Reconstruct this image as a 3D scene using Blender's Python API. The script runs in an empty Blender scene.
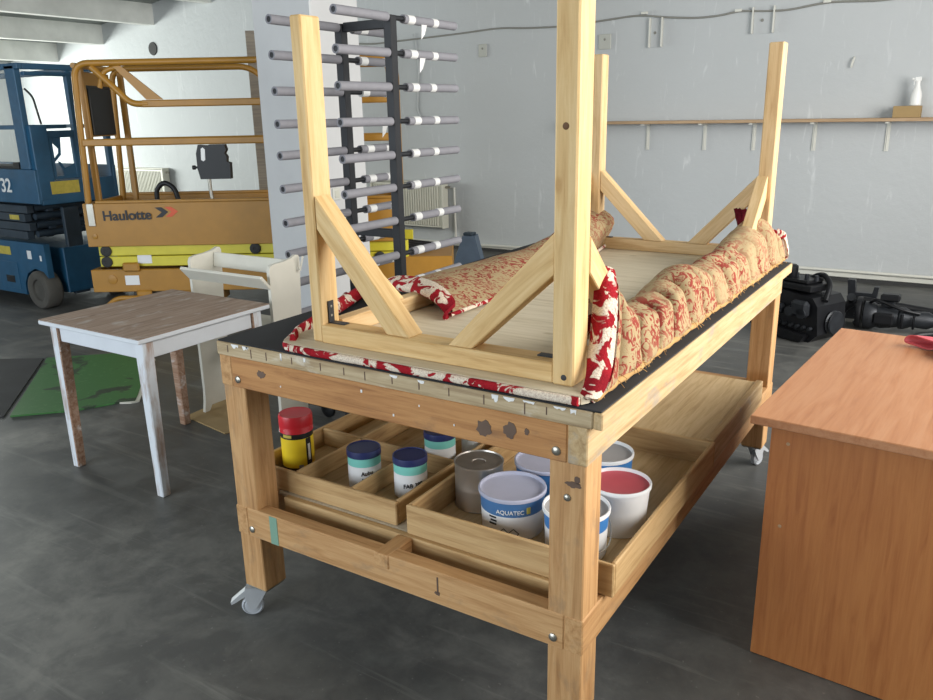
import bpy, bmesh, math, random
from mathutils import Vector, Matrix, noise
random.seed(7)
PI = math.pi
scene = bpy.context.scene
COL = scene.collection

# ------------------------------------------------------------------ camera
cam_d = bpy.data.cameras.new('camera'); cam = bpy.data.objects.new('camera', cam_d); COL.objects.link(cam)
yaw, pitch, roll = -0.5695, 0.2885, -0.0198
fwd = Vector((math.sin(yaw)*math.cos(pitch), math.cos(yaw)*math.cos(pitch), -math.sin(pitch)))
r0 = Vector((math.cos(yaw), -math.sin(yaw), 0)); u0 = r0.cross(fwd)
rr = r0*math.cos(roll)+u0*math.sin(roll); uu = -r0*math.sin(roll)+u0*math.cos(roll)
cam.matrix_world = Matrix(((rr.x,uu.x,-fwd.x,1.7712),(rr.y,uu.y,-fwd.y,-1.4568),(rr.z,uu.z,-fwd.z,1.5051),(0,0,0,1)))
cam_d.sensor_fit = 'HORIZONTAL'; cam_d.sensor_width = 36; cam_d.lens = 795.29*36/933
cam_d.clip_start = 0.05; cam_d.clip_end = 100
scene.camera = cam

# ------------------------------------------------------------------ light and exposure
world = bpy.data.worlds.new('world'); scene.world = world; world.use_nodes = True
bg = world.node_tree.nodes['Background']; bg.inputs[0].default_value = (0.80, 0.90, 1.0, 1); bg.inputs[1].default_value = 0.35
def area(name, loc, target, sx, sy, power, color):
    l = bpy.data.lights.new(name, 'AREA'); l.shape = 'RECTANGLE'; l.size = sx; l.size_y = sy
    l.energy = power; l.color = color
    o = bpy.data.objects.new(name, l); COL.objects.link(o); o.location = loc
    o.rotation_euler = (Vector(target)-Vector(loc)).to_track_quat('-Z', 'Y').to_euler()
    return o
area('daylight_door_right', (4.15, 2.0, 2.1), (-1.0, 1.2, 0.7), 4.6, 2.4, 330, (1.0, 0.975, 0.93))
area('daylight_window_front', (-2.2, -5.35, 1.9), (-1.6, 3.5, 0.2), 5.8, 2.1, 270, (0.83, 0.92, 1.0))
area('daylight_window_left', (-11.85, 3.2, 1.5), (-2.0, 4.6, 1.0), 3.4, 1.3, 360, (0.95, 1.0, 0.95))
scene.view_settings.view_transform = 'Standard'; scene.view_settings.look = 'None'
scene.view_settings.gamma = 1.0; scene.view_settings.use_curve_mapping = False
scene.view_settings.exposure = 0.28

# ------------------------------------------------------------------ materials
def lin(h):
    h = h.lstrip('#'); o = []
    for i in (0, 2, 4):
        v = int(h[i:i+2], 16)/255
        o.append(v/12.92 if v <= .04045 else ((v+.055)/1.055)**2.4)
    return (*o, 1)
class NT:
    def __init__(s, name):
        m = bpy.data.materials.new(name); m.use_nodes = True; s.m = m; s.t = m.node_tree; s.n = s.t.nodes
        s.b = s.n['Principled BSDF']
    def new(s, typ, **k):
        n = s.n.new(typ)
        for a, v in k.items(): setattr(n, a, v)
        return n
    def link(s, a, b): s.t.links.new(a, b)
    def coords(s, scale=(1,1,1), rnd=True):
        tc = s.new('ShaderNodeTexCoord'); out = tc.outputs['Object']
        if rnd:
            oi = s.new('ShaderNodeObjectInfo'); ml = s.new('ShaderNodeVectorMath', operation='SCALE')
            cx = s.new('ShaderNodeCombineXYZ')
            for i in range(3): s.link(oi.outputs['Random'], cx.inputs[i])
            s.link(cx.outputs[0], ml.inputs[0]); ml.inputs['Scale'].default_value = 37.0
            ad = s.new('ShaderNodeVectorMath', operation='ADD'); s.link(out, ad.inputs[0]); s.link(ml.outputs[0], ad.inputs[1]); out = ad.outputs[0]
        mp = s.new('ShaderNodeMapping'); mp.inputs['Scale'].default_value = scale; s.link(out, mp.inputs[0])
        return mp.outputs[0]
    def noise(s, vec, scale, detail=3, rough=.55, dist=0):
        n = s.new('ShaderNodeTexNoise'); n.inputs['Scale'].default_value = scale; n.inputs['Detail'].default_value = detail
        n.inputs['Roughness'].default_value = rough; n.inputs['Distortion'].default_value = dist
        s.link(vec, n.inputs['Vector']); return n.outputs['Fac']
    def ramp(s, fac, stops, interp='LINEAR'):
        r = s.new('ShaderNodeValToRGB'); e = r.color_ramp.elements; r.color_ramp.interpolation = interp
        while len(e) < len(stops): e.new(.5)
        for i, (p, c) in enumerate(stops):
            e[i].position = p; e[i].color = lin(c) if isinstance(c, str) else (c, c, c, 1)
        s.link(fac, r.inputs[0]); return r.outputs[0]
    def mix(s, fac, a, b, blend='MIX'):
        m = s.new('ShaderNodeMix', data_type='RGBA', blend_type=blend)
        if isinstance(fac, (int, float)): m.inputs[0].default_value = fac
        else: s.link(fac, m.inputs[0])
        for i, v in ((6, a), (7, b)):
            if isinstance(v, str): m.inputs[i].default_value = lin(v)
            else: s.link(v, m.inputs[i])
        return m.outputs[2]
    def bump(s, h, strength=.3, dist=.005):
        b = s.new('ShaderNodeBump'); b.inputs['Strength'].default_value = strength; b.inputs['Distance'].default_value = dist
        s.link(h, b.inputs['Height']); s.link(b.outputs[0], s.b.inputs['Normal'])
    def fin(s, col=None, rough=.6, metal=0, spec=None):
        if col is not None:
            if isinstance(col, str): s.b.inputs['Base Color'].default_value = lin(col)
            else: s.link(col, s.b.inputs['Base Color'])
        if isinstance(rough, (int, float)): s.b.inputs['Roughness'].default_value = rough
        else: s.link(rough, s.b.inputs['Roughness'])
        s.b.inputs['Metallic'].default_value = metal
        if spec is not None: s.b.inputs['Specular IOR Level'].default_value = spec
        return s.m

def plain(name, col, rough=.5, metal=0, var=.12, scale=9, spec=None):
    s = NT(name); v = s.coords()
    f = s.noise(v, scale, 4)
    base = s.mix(s.ramp(f, [(.3, 0), (.75, var)]), col, '#000000') if var else col
    f2 = s.noise(v, 120, 2); s.bump(f2, .05, .002)
    return s.fin(base, rough, metal, spec)

def lumber(name, light, mid, dark, stain=None, rough=.65, knots=True, saw=.12, stain_amt=.6):
    s = NT(name)
    v = s.coords((1.2, 16, 16)); g = s.noise(v, 3.2, 5, .62, .6)
    col = s.ramp(g, [(.25, dark), (.45, mid), (.62, light), (.8, mid)])
    fine = s.noise(s.coords((4, 160, 160)), 2.0, 2)
    col = s.mix(s.ramp(fine, [(.45, 0.0), (.8, .22)]), col, dark)
    if knots:
        vo = s.new('ShaderNodeTexVoronoi'); vo.inputs['Scale'].default_value = 3.4; s.link(s.coords((1, 1.9, 1.9)), vo.inputs['Vector'])
        col = s.mix(s.ramp(vo.outputs['Distance'], [(.035, .85), (.075, 0)]), col, dark)
    if stain:
        st = s.noise(s.coords((2, 4, 4)), 4.0, 5, .6)
        col = s.mix(s.ramp(st, [(.56, 0), (.68, stain_amt)]), col, stain)
    s.bump(s.noise(s.coords((60, 9, 9)), 2.2, 3), saw, .004)
    return s.fin(col, rough)

M = {}
M['pine'] = lumber('fresh_sawn_pine', '#dcbd88', '#d2ae75', '#b98f55')
M['pine_rear'] = lumber('planed_pine', '#d6b98c', '#caa978', '#b08855')
M['bench'] = lumber('worn_bench_pine', '#c79d6c', '#b98c5b', '#966a3d', '#8c7358', stain_amt=.45)
M['bench_rail'] = lumber('orange_bench_board', '#bd8a54', '#ae7a47', '#87562c', '#7a5b42', stain_amt=.45)
M['edge'] = lumber('stained_edge_board', '#c0ac8a', '#ab9572', '#80674a', '#e2dbcb', stain_amt=.55)
M['edge_side'] = lumber('paint_smeared_board', '#c9ae84', '#b89a6d', '#94734c', '#8f8b86', stain_amt=.6)
M['crate'] = lumber('crate_board', '#c9a878', '#ba9766', '#9a7448', saw=.05)
M['ply'] = lumber('plywood_sheet', '#d6cab2', '#ccbfa5', '#b5a588', knots=True, saw=.03)
M['plybox'] = lumber('plywood_panel', '#cdb48a', '#c0a579', '#a3855c', saw=.03)
M['shelfwood'] = lumber('shelf_board_wood', '#b79b7c', '#a88b6b', '#8c6e50', knots=False, saw=.03)
M['knot'] = plain('dark_knot_wood', '#6b4a2c', .7)
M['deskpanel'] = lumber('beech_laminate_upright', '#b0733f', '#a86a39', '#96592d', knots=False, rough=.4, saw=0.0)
M['desk'] = lumber('beech_laminate', '#b98660', '#b27c55', '#a36c46', knots=False, rough=.38, saw=0.0)  # same laminate as the uprights; fading and reflected light put into this colour
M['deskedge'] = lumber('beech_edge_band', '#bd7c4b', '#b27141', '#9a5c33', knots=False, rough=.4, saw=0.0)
M['tabletop'] = lumber('scraped_tabletop', '#a08c7c', '#8d7767', '#705846', '#bab4ae', knots=False, rough=.6, saw=.05, stain_amt=.55)
def table_paint():
    s = NT('worn_white_table_paint'); v = s.coords((6, 6, 1.5))
    f = s.noise(v, 2.6, 5, .6)
    tc = s.new('ShaderNodeTexCoord'); sp = s.new('ShaderNodeSeparateXYZ'); s.link(tc.outputs['Object'], sp.inputs[0])
    col = s.mix(s.ramp(f, [(.46, 0), (.62, .8)]), '#d9dde2', '#9c7a62')
    return s.fin(col, .5)
M['tablepaint'] = table_paint()
M['tablewhite'] = plain('white_table_paint', '#dadee3', .45, var=.08)
M['tablebare'] = lumber('scraped_table_leg', '#b39784', '#9d7a62', '#7c5740', '#ded9d6', knots=False, saw=.03, stain_amt=.8)
M['black_mat'] = plain('black_felt_mat', '#2b2c2f', .85, var=.5, scale=5)
M['bolt'] = plain('zinc_bolt', '#a9a59a', .35, .9, .1)
M['steel'] = plain('bare_steel', '#c9c4bc', .33, .85, .15, 4)
M['steel_dark'] = plain('dull_can_lid', '#9a9288', .45, .6, .4, 14)
M['tyre_grey'] = plain('grey_caster_tyre', '#b4b8bd', .5)
M['zinc'] = plain('dull_zinc', '#b9bcbf', .5, .25, .1)
M['black_metal'] = plain('black_painted_steel', '#222327', .45, var=.3)
M['black_plastic'] = plain('black_plastic', '#17181a', .5, var=.2)
M['dark_rubber'] = plain('dark_rubber', '#3a3a3a', .8, var=.3)
M['tyre'] = plain('grey_dusty_tyre', '#57544e', .85, var=.25)
M['foam'] = plain('grey_pipe_foam', '#8b8a90', .75, var=.12, scale=20)
M['tape'] = plain('white_tape', '#e2e2e0', .5, var=.05)
M['lift_orange'] = plain('ochre_lift_paint', '#ad7c2b', .45, var=.15)
M['lift_yellow'] = plain('yellow_arm_paint', '#d8cb3c', .45, var=.15)
M['lift_blue'] = plain('blue_lift_paint', '#245879', .45, var=.25)
M['lift_dark'] = plain('dark_slate_steel', '#32404c', .6, var=.35)
M['white_board'] = plain('white_laminate', '#d9d5c8', .5, var=.08)
M['column'] = plain('white_column_paint', '#d3d3d3', .55, var=.1, scale=3)
M['radiator'] = plain('radiator_enamel', '#d2d0c2', .4, var=.05)
M['plastic_white'] = plain('aged_white_plastic', '#d5d4cb', .45, var=.06)
M['socket'] = plain('plate_grey_plastic', '#b9bab2', .45, var=.06)
M['bottle'] = plain('white_bottle_plastic', '#ecebe8', .4, var=.05)
M['box_card'] = plain('brown_card', '#a58a5e', .8, var=.15)
M['brown_board'] = lumber('grey_brown_board', '#8d8373', '#81776a', '#6f655a', knots=False, saw=.02)
M['red_lid'] = plain('red_plastic_lid', '#d32531', .4, var=.1)
M['yellow_label'] = plain('yellow_tin_label', '#f0cf2a', .4, var=.05)
M['black_label'] = plain('black_label', '#1b1b1b', .4, var=0)
M['navy_lid'] = plain('navy_lid', '#262f5e', .4, var=.1)
M['teal'] = plain('teal_label_band', '#7cc9bd', .45, var=.05)
M['white_label'] = plain('white_paper_label', '#e6e6e6', .5, var=.05)
M['aqua_blue'] = plain('blue_bucket_print', '#3f7fc0', .4, var=.1)
M['aqua_navy'] = plain('dark_blue_bucket_print', '#4875a6', .4, var=.15)
M['bucket_white'] = plain('white_bucket_plastic', '#e4e4e4', .4, var=.05)
M['lavender'] = plain('grey_lavender_lid', '#b0b2c4', .45, var=.15)
M['grey_lid'] = plain('grey_paint_lid', '#a5a3a2', .45, var=.2)
M['rose_lid'] = plain('rose_red_lid', '#c0555e', .4, var=.2)
M['engine'] = plain('oily_black_iron', '#1b1c20', .4, .3, .5, 14)
M['engine2'] = plain('oily_grey_iron', '#33363b', .4, .4, .5, 14)
M['jack_blue'] = plain('blue_grey_steel', '#5a6a7d', .5, var=.2)
M['glove'] = plain('red_rubber', '#d2606a', .5, var=.12)
M['ink'] = plain('black_ink', '#15151a', .5, var=0)
M['print_white'] = plain('white_print', '#e8e8e6', .5, var=0)
M['chev_red'] = plain('orange_red_print', '#d2562c', .5, var=0)
M['sticker'] = plain('yellow_sticker', '#c9b74e', .5, var=.25, scale=30)
M['stain_green'] = plain('green_paint', '#7da08c', .5, var=.1)
M['stain_dark'] = plain('dark_burn_stain', '#6b5546', .7, var=.3)
M['yarn'] = plain('tan_yarn', '#bd945c', .9, var=.2)
M['beam'] = plain('whitewashed_beam', '#e4e4de', .7, var=.2, scale=4)
M['roof'] = plain('grey_roof_sheet', '#8f938f', .7, var=.2, scale=2)
M['cable'] = plain('grey_cable', '#87867f', .6, var=.05)

def rug(name, bg, fg, fg2, scale, thr, dist=1.2):
    s = NT(name); v = s.coords((1, 1, 1), rnd=False)
    f = s.noise(v, scale, 3, .55, dist); k = s.ramp(f, [(thr, 0), (thr+.025, 1)])
    col = s.mix(k, bg, fg)
    f3 = s.noise(v, scale*.35, 2); col = s.mix(s.ramp(f3, [(.5, 0), (.62, .6)]), col, s.mix(k, bg, fg2))
    pile = s.noise(v, 260, 2); col = s.mix(s.ramp(pile, [(.35, .35), (.6, 0)]), col, fg2)
    s.bump(s.noise(v, 190, 2), .5, .006)
    return s.fin(col, .95, 0, .1)
M['rug_face'] = rug('plush_rug_face', '#e6d8c4', '#a3222b', '#68121d', 15, .475)
def rugback():
    s = NT('rug_backing'); v = s.coords((1, 1, 1), rnd=False)
    f = s.noise(v, 38, 4, .6, 1.6); k = s.ramp(f, [(.49, 0), (.55, .9)])
    pat = s.ramp(s.noise(v, 5, 2), [(.38, .25), (.58, 1)])
    m = s.new('ShaderNodeMath', operation='MULTIPLY'); s.link(k, m.inputs[0]); s.link(pat, m.inputs[1])
    col = s.mix(m.outputs[0], '#a5926f', '#8a2b2a')
    s.bump(s.noise(v, 300, 2), .4, .003)
    return s.fin(col, .9, 0, .1)
M['rug_back'] = rugback()

M['rug_dark'] = plain('dark_red_pile', '#5f1620', .95, var=.4, scale=40, spec=.1)
def floor_mat():
    s = NT('oil_stained_concrete'); v = s.coords((1, 1, 1), rnd=False)
    a = s.noise(v, .9, 6, .62, .5); b = s.noise(v, 5, 6, .7, .3); c = s.noise(v, 60, 3, .6)
    col = s.ramp(a, [(.3, '#4b4b48'), (.52, '#636360'), (.72, '#82817b')])
    col = s.mix(s.ramp(b, [(.42, .55), (.62, 0)]), col, '#3a3b3c')
    col = s.mix(s.ramp(c, [(.66, 0), (.76, .5)]), col, '#8b8b86')
    # long curved scratches and dark tyre streaks
    st = s.new('ShaderNodeMapping'); st.inputs['Scale'].default_value = (.5, 6, 1); st.inputs['Rotation'].default_value = (0, 0, .5)
    s.link(v, st.inputs[0]); d = s.noise(st.outputs[0], 2.2, 5, .65, .5)
    col = s.mix(s.ramp(d, [(.56, 0), (.7, .45)]), col, '#85857f')
    s.bump(b, .15, .004)
    return s.fin(col, s.ramp(b, [(.3, .38), (.7, .62)]), 0, .4)
M['floor'] = floor_mat()
def wall_mat():
    s = NT('white_plaster'); v = s.coords((1, 1, 1), rnd=False)
    a = s.noise(v, .7, 5, .6, .4); b = s.noise(v, 9, 5, .65)
    col = s.mix(s.ramp(a, [(.35, .10), (.65, 0)]), '#bcbfc0', '#94999b')
    mp = s.new('ShaderNodeMapping'); mp.inputs['Scale'].default_value = (5, 5, .8); s.link(v, mp.inputs[0])
    d = s.noise(mp.outputs[0], 3, 4, .6, 1)
    col = s.mix(s.ramp(d, [(.62, 0), (.74, .35)]), col, '#eceded')
    s.bump(b, .35, .02)
    return s.fin(col, .7)
M['wall'] = wall_mat()
def green_mat():
    s = NT('green_floor_sheet'); v = s.coords((1, 1, 1), rnd=False)
    f = s.noise(v, 4.5, 4, .55, .6); col = s.mix(s.ramp(f, [(.58, 0), (.62, .85)]), '#3c6f38', '#2b302a')
    g = s.noise(v, 30, 3); col = s.mix(s.ramp(g, [(.6, 0), (.75, .4)]), col, '#6d9a60')
    return s.fin(col, .6)
M['green'] = green_mat()

# ------------------------------------------------------------------ builders
WM = {}
FR = Matrix.Identity(4)      # frame in which builders read their coordinates
def tag(o, label=None, cat=None, group=None, kind=None):
    if label: o['label'] = label
    if cat: o['category'] = cat
    if group: o['group'] = group
    if kind: o['kind'] = kind
    return o
def put(o, parent, W):
    WM[o.name] = W; o.parent = parent
    o.matrix_basis = (WM[parent.name].inverted() @ W) if parent else W
def thing(name, label, cat, loc, group=None, rotz=0):
    o = bpy.data.objects.new(name, None); COL.objects.link(o); o.empty_display_size = .1
    W = FR @ Matrix.Translation(loc) @ Matrix.Rotation(rotz, 4, 'Z'); put(o, None, W)
    return tag(o, label, cat, group)
def mesh_obj(name, bm, mats, parent=None, W=None, sharp=32):
    """bm holds coordinates in the current frame; W given: bm is already local to W"""
    bmesh.ops.recalc_face_normals(bm, faces=bm.faces[:])
    if W is None:
        lo = Vector((1e9,)*3); hi = -lo
        for v in bm.verts:
            for i in range(3): lo[i] = min(lo[i], v.co[i]); hi[i] = max(hi[i], v.co[i])
        c = Vector(((lo.x+hi.x)/2, (lo.y+hi.y)/2, lo.z))
        bmesh.ops.translate(bm, verts=bm.verts[:], vec=-c); W = FR @ Matrix.Translation(c)
    th = math.radians(sharp)
    for f in bm.faces: f.smooth = True
    for e in bm.edges: e.smooth = len(e.link_faces) == 2 and e.calc_face_angle(9) < th
    me = bpy.data.meshes.new(name); bm.to_mesh(me); bm.free()
    for m in (mats if isinstance(mats, (list, tuple)) else [mats]): me.materials.append(m if not isinstance(m, str) else M[m])
    o = bpy.data.objects.new(name, me); COL.objects.link(o); put(o, parent, W)
    return o
def add_box(bm, lo, hi, bev=0.002, mi=0, mat=None):
    vs = [bm.verts.new((x, y, z)) for x in (lo[0], hi[0]) for y in (lo[1], hi[1]) for z in (lo[2], hi[2])]
    fs = [bm.faces.new([vs[i] for i in q]) for q in ((0,1,3,2),(4,6,7,5),(0,4,5,1),(2,3,7,6),(0,2,6,4),(1,5,7,3))]
    for f in fs: f.material_index = mi
    bmesh.ops.recalc_face_normals(bm, faces=fs)
    allv = set(vs)
    if bev:
        ed = list({e for f in fs for e in f.edges})
        r = bmesh.ops.bevel(bm, geom=ed, offset=bev, segments=1, affect='EDGES', profile=.5)
        allv = {v for v in r['verts']} | {v for v in vs if v.is_valid}
        for f in r['faces']: f.material_index = mi
        allv |= {v for f in r['faces'] for v in f.verts}
    if mat is not None: bmesh.ops.transform(bm, matrix=mat, verts=list(allv))
    return allv
def box(name, lo, hi, m, parent=None, bev=.002):
    lo = [min(a, b) for a, b in zip(lo, hi)] if True else lo
    bm = bmesh.new(); add_box(bm, lo, hi, bev); return mesh_obj(name, bm, m, parent)
def boxes(name, lst, m, parent=None, bev=.002):
    bm = bmesh.new()
    for l in lst: add_box(bm, l[0], l[1], bev, l[2] if len(l) > 2 else 0)
    return mesh_obj(name, bm, m, parent)
def beam(name, a, b, w, h, m, parent=None, up=(0,0,1), bev=.003, cut=None):
    """board with its grain along local X; cut=(ca,cb) skews the end faces along local Z"""
    a = Vector(a); b = Vector(b); x = (b-a); L = x.length; x.normalize()
    z = Vector(up); z = (z - x*z.dot(x)).normalized(); y = z.cross(x)
    c = (a+b)/2; W = FR @ Matrix(((x.x,y.x,z.x,c.x),(x.y,y.y,z.y,c.y),(x.z,y.z,z.z,c.z),(0,0,0,1)))
    bm = bmesh.new(); vs = add_box(bm, (-L/2,-w/2,-h/2), (L/2,w/2,h/2), bev)
    if cut:
        for v in vs:
            v.co.x += v.co.z*(cut[1] if v.co.x > 0 else cut[0])
    return mesh_obj(name, bm, m, parent, W)
def plank(name, lo, hi, m, parent=None, bev=.003):
    """axis-aligned board, grain along its longest side"""
    d = [hi[i]-lo[i] for i in range(3)]; k = d.index(max(d)); c = [(lo[i]+hi[i])/2 for i in range(3)]
    a = list(c); b = list(c); a[k] = lo[k]; b[k] = hi[k]
    if k == 0: return beam(name, a, b, d[1], d[2], m, parent, bev=bev)
    if k == 1: return beam(name, a, b, d[0], d[2], m, parent, bev=bev)
    return beam(name, a, b, d[0], d[1], m, parent, up=(0,1,0), bev=bev)
def round_path(pts, r, n=5):
    pts = [Vector(p) for p in pts]; out = [pts[0]]
    for i in range(1, len(pts)-1):
        p, q, s = pts[i-1], pts[i], pts[i+1]
        d1 = (p-q); d2 = (s-q); k = min(r, d1.length*.45, d2.length*.45)
        A = q+d1.normalized()*k; B = q+d2.normalized()*k
        for j in range(n+1):
            t = j/n; out.append(A*(1-t)**2+q*2*t*(1-t)+B*t*t)
    out.append(pts[-1]); return out
def add_tube(bm, pts, r, seg=10, cap=True, mi=0, flat=1.0, closed=False):
    pts = [Vector(p) for p in pts]; n = len(pts); rings = []
    t0 = (pts[1]-pts[0]).normalized(); ref = Vector((0,0,1)) if abs(t0.z) < .9 else Vector((1,0,0))
    u = (ref - t0*ref.dot(t0)).normalized()
    for i, p in enumerate(pts):
        t = (pts[min(i+1,n-1)]-pts[max(i-1,0)]).normalized()
        u = (u - t*u.dot(t)).normalized(); w = t.cross(u)
        rad = r(i/(n-1)) if callable(r) else r
        rings.append([bm.verts.new(p+(u*math.cos(2*PI*k/seg)*flat+w*math.sin(2*PI*k/seg))*rad) for k in range(seg)])
    for a, b in zip(rings, rings[1:]):
        for k in range(seg):
            f = bm.faces.new((a[k], a[(k+1)%seg], b[(k+1)%seg], b[k])); f.material_index = mi
    if cap:
        for rg in (rings[0], rings[-1]):
            f = bm.faces.new(rg); f.material_index = mi
def tube(name, pts, r, m, parent=None, seg=10, flat=1.0):
    bm = bmesh.new(); add_tube(bm, pts, r, seg, flat=flat); return mesh_obj(name, bm, m, parent, sharp=50)
def add_lathe(bm, prof, c=(0,0,0), seg=40, axis='Z', mis=None, open_top=False):
    rings = []
    for r, h in prof:
        ring = []
        if r < 1e-5:
            rings.append([bm.verts.new(Vector(c)+Vector({'Z': (0,0,h), 'Y': (0,h,0), 'X': (h,0,0)}[axis]))]); continue
        for k in range(seg):
            a = 2*PI*k/seg; x, y = r*math.cos(a), r*math.sin(a)
            co = {'Z': (x, y, h), 'Y': (x, h, y), 'X': (h, x, y)}[axis]
            ring.append(bm.verts.new(Vector(c)+Vector(co)))
        rings.append(ring)
    for i, (a, b) in enumerate(zip(rings, rings[1:])):
        for k in range(seg):
            if len(a) == 1 and len(b) == 1: break
            if len(a) == 1: q = (a[0], b[(k+1)%seg], b[k])
            elif len(b) == 1: q = (a[k], a[(k+1)%seg], b[0])
            else: q = (a[k], a[(k+1)%seg], b[(k+1)%seg], b[k])
            f = bm.faces.new(q); f.material_index = mis[i] if mis else 0
    for rg, mi in ((rings[0], 0), (rings[-1], len(rings)-2)):
        if rg is rings[-1] and open_top: continue
        if len(rg) > 1:
            f = bm.faces.new(rg); f.material_index = mis[mi] if mis else 0
def lathe(name, prof, m, parent=None, c=(0,0,0), seg=40, axis='Z', mis=None, open_top=False):
    bm = bmesh.new(); add_lathe(bm, prof, c, seg, axis, mis, open_top); return mesh_obj(name, bm, m, parent, sharp=38)
def add_prism(bm, poly, o, ex, ey, ez, mi=0):
    o = Vector(o); ex = Vector(ex); ey = Vector(ey); ez = Vector(ez)
    a = [bm.verts.new(o+ex*p[0]+ey*p[1]) for p in poly]; b = [bm.verts.new(o+ex*p[0]+ey*p[1]+ez) for p in poly]
    n = len(poly); fs = [bm.faces.new(a), bm.faces.new(b[::-1])]
    for i in range(n): fs.append(bm.faces.new((a[i], b[i], b[(i+1)%n], a[(i+1)%n])))
    for f in fs: f.material_index = mi
def prism(name, poly, o, ex, ey, ez, m, parent=None):
    bm = bmesh.new(); add_prism(bm, poly, o, ex, ey, ez); return mesh_obj(name, bm, m, parent)
def sheet(name, fn, nu, nv, th, mats, parent=None, sharp=60):
    """thick cloth: fn(u,v)->point; side 0 gets mats[0], the other mats[-1]"""
    g = [[Vector(fn(i/nu, j/nv)) for j in range(nv+1)] for i in range(nu+1)]
    bm = bmesh.new(); A = []; B = []
    for i in range(nu+1):
        ra = []; rb = []
        for j in range(nv+1):
            du = g[min(i+1,nu)][j]-g[max(i-1,0)][j]; dv = g[i][min(j+1,nv)]-g[i][max(j-1,0)]
            n = du.cross(dv); n = n.normalized() if n.length > 1e-9 else Vector((0,0,1))
            ra.append(bm.verts.new(g[i][j]+n*th/2)); rb.append(bm.verts.new(g[i][j]-n*th/2))
        A.append(ra); B.append(rb)
    for i in range(nu):
        for j in range(nv):
            f = bm.faces.new((A[i][j], A[i+1][j], A[i+1][j+1], A[i][j+1])); f.material_index = 0
            f = bm.faces.new((B[i][j], B[i][j+1], B[i+1][j+1], B[i+1][j])); f.material_index = len(mats)-1
    for i in range(nu):
        for j, s in ((0, 1), (nv, -1)): f = bm.faces.new((A[i][j], B[i][j], B[i+1][j], A[i+1][j])); f.material_index = len(mats)-1
    for j in range(nv):
        for i in (0, nu): f = bm.faces.new((A[i][j], A[i][j+1], B[i][j+1], B[i][j])); f.material_index = len(mats)-1
    return mesh_obj(name, bm, mats, parent, sharp=sharp)
def text(name, body, size, M4, m, parent, bold=0.0, depth=.0012, squeeze=1.0):
    cu = bpy.data.curves.new(name, 'FONT'); cu.body = body; cu.size = size; cu.extrude = depth; cu.offset = bold*size
    tmp = bpy.data.objects.new(name, cu); COL.objects.link(tmp)
    dg = bpy.context.evaluated_depsgraph_get(); me = bpy.data.meshes.new_from_object(tmp.evaluated_get(dg))
    bpy.data.objects.remove(tmp); bpy.data.curves.remove(cu)
    me.materials.clear(); me.materials.append(M[m])
    if squeeze != 1: me.transform(Matrix.Diagonal((squeeze, 1, 1, 1)))
    o = bpy.data.objects.new(name, me); COL.objects.link(o); put(o, parent, FR @ M4); return o
def face_mat(o, ex, ey):
    ex = Vector(ex).normalized(); ey = Vector(ey).normalized(); ez = ex.cross(ey); o = Vector(o)
    return Matrix(((ex.x,ey.x,ez.x,o.x),(ex.y,ey.y,ez.y,o.y),(ex.z,ey.z,ez.z,o.z),(0,0,0,1)))
def copy_tree(o, D):
    """copy a thing, its parts and their sub-parts; D = translation"""
    def rec(s, parent):
        c = s.copy(); COL.objects.link(c); c.parent = parent
        WM[c.name] = Matrix.Translation(D) @ WM[s.name]
        for ch in list(s.children): rec(ch, c)
        return c
    r = rec(o, None); r.matrix_basis = WM[r.name]; return r
def struct(o): o['kind'] = 'structure'; return o

# ------------------------------------------------------------------ the room
def roof_z(x): return 3.04+.155*(x+8.3)
XL, XR, YF, YB = -12.0, 4.3, -5.5, 6.3
struct(box('floor', (XL,YF,-.1), (XR,YB+.1,0), 'floor', bev=0))
bm = bmesh.new(); add_prism(bm, [(XL-.1,-.1),(XR+.1,-.1),(XR+.1,roof_z(XR+.1)+.03),(XL-.1,roof_z(XL-.1)+.03)], (0,YB,0), (1,0,0), (0,0,1), (0,.2,0))
struct(mesh_obj('wall_back', bm, 'wall'))
# left wall with a window opening, right wall with a wide door opening, front wall with a strip window
struct(boxes('wall_left', [((XL-.2,YF,-.1),(XL,1.5,2.5)), ((XL-.2,4.9,-.1),(XL,YB,2.5)), ((XL-.2,1.5,-.1),(XL,4.9,.85)), ((XL-.2,1.5,2.15),(XL,4.9,2.5))], 'wall', bev=0))
struct(boxes('wall_right', [((XR,YF,-.1),(XR+.2,-.5,4.9)), ((XR,4.5,-.1),(XR+.2,YB,4.9)), ((XR,-.5,3.4),(XR+.2,4.5,4.9))], 'wall', bev=0))
bm = bmesh.new()
add_prism(bm, [(XL,-.1),(XR,-.1),(XR,.7),(XL,.7)], (0,YF-.2,0), (1,0,0), (0,0,1), (0,.2,0))
add_prism(bm, [(XL,2.9),(XR,2.9),(XR,roof_z(XR)),(XL,2.95)], (0,YF-.2,0), (1,0,0), (0,0,1), (0,.2,0))
add_prism(bm, [(XL,.7),(-5.2,.7),(-5.2,2.9),(XL,2.9)], (0,YF-.2,0), (1,0,0), (0,0,1), (0,.2,0))
add_prism(bm, [(.8,.7),(XR,.7),(XR,2.9),(.8,2.9)], (0,YF-.2,0), (1,0,0), (0,0,1), (0,.2,0))
struct(mesh_obj('wall_front', bm, 'wall'))
bm = bmesh.new(); add_prism(bm, [(XL-.2,roof_z(XL-.2)),(XR+.2,roof_z(XR+.2)),(XR+.2,roof_z(XR+.2)+.12),(XL-.2,roof_z(XL-.2)+.12)], (0,YF-.2,0), (1,0,0), (0,0,1), (0,YB-YF+.4,0))
struct(mesh_obj('ceiling', bm, 'roof'))
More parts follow.
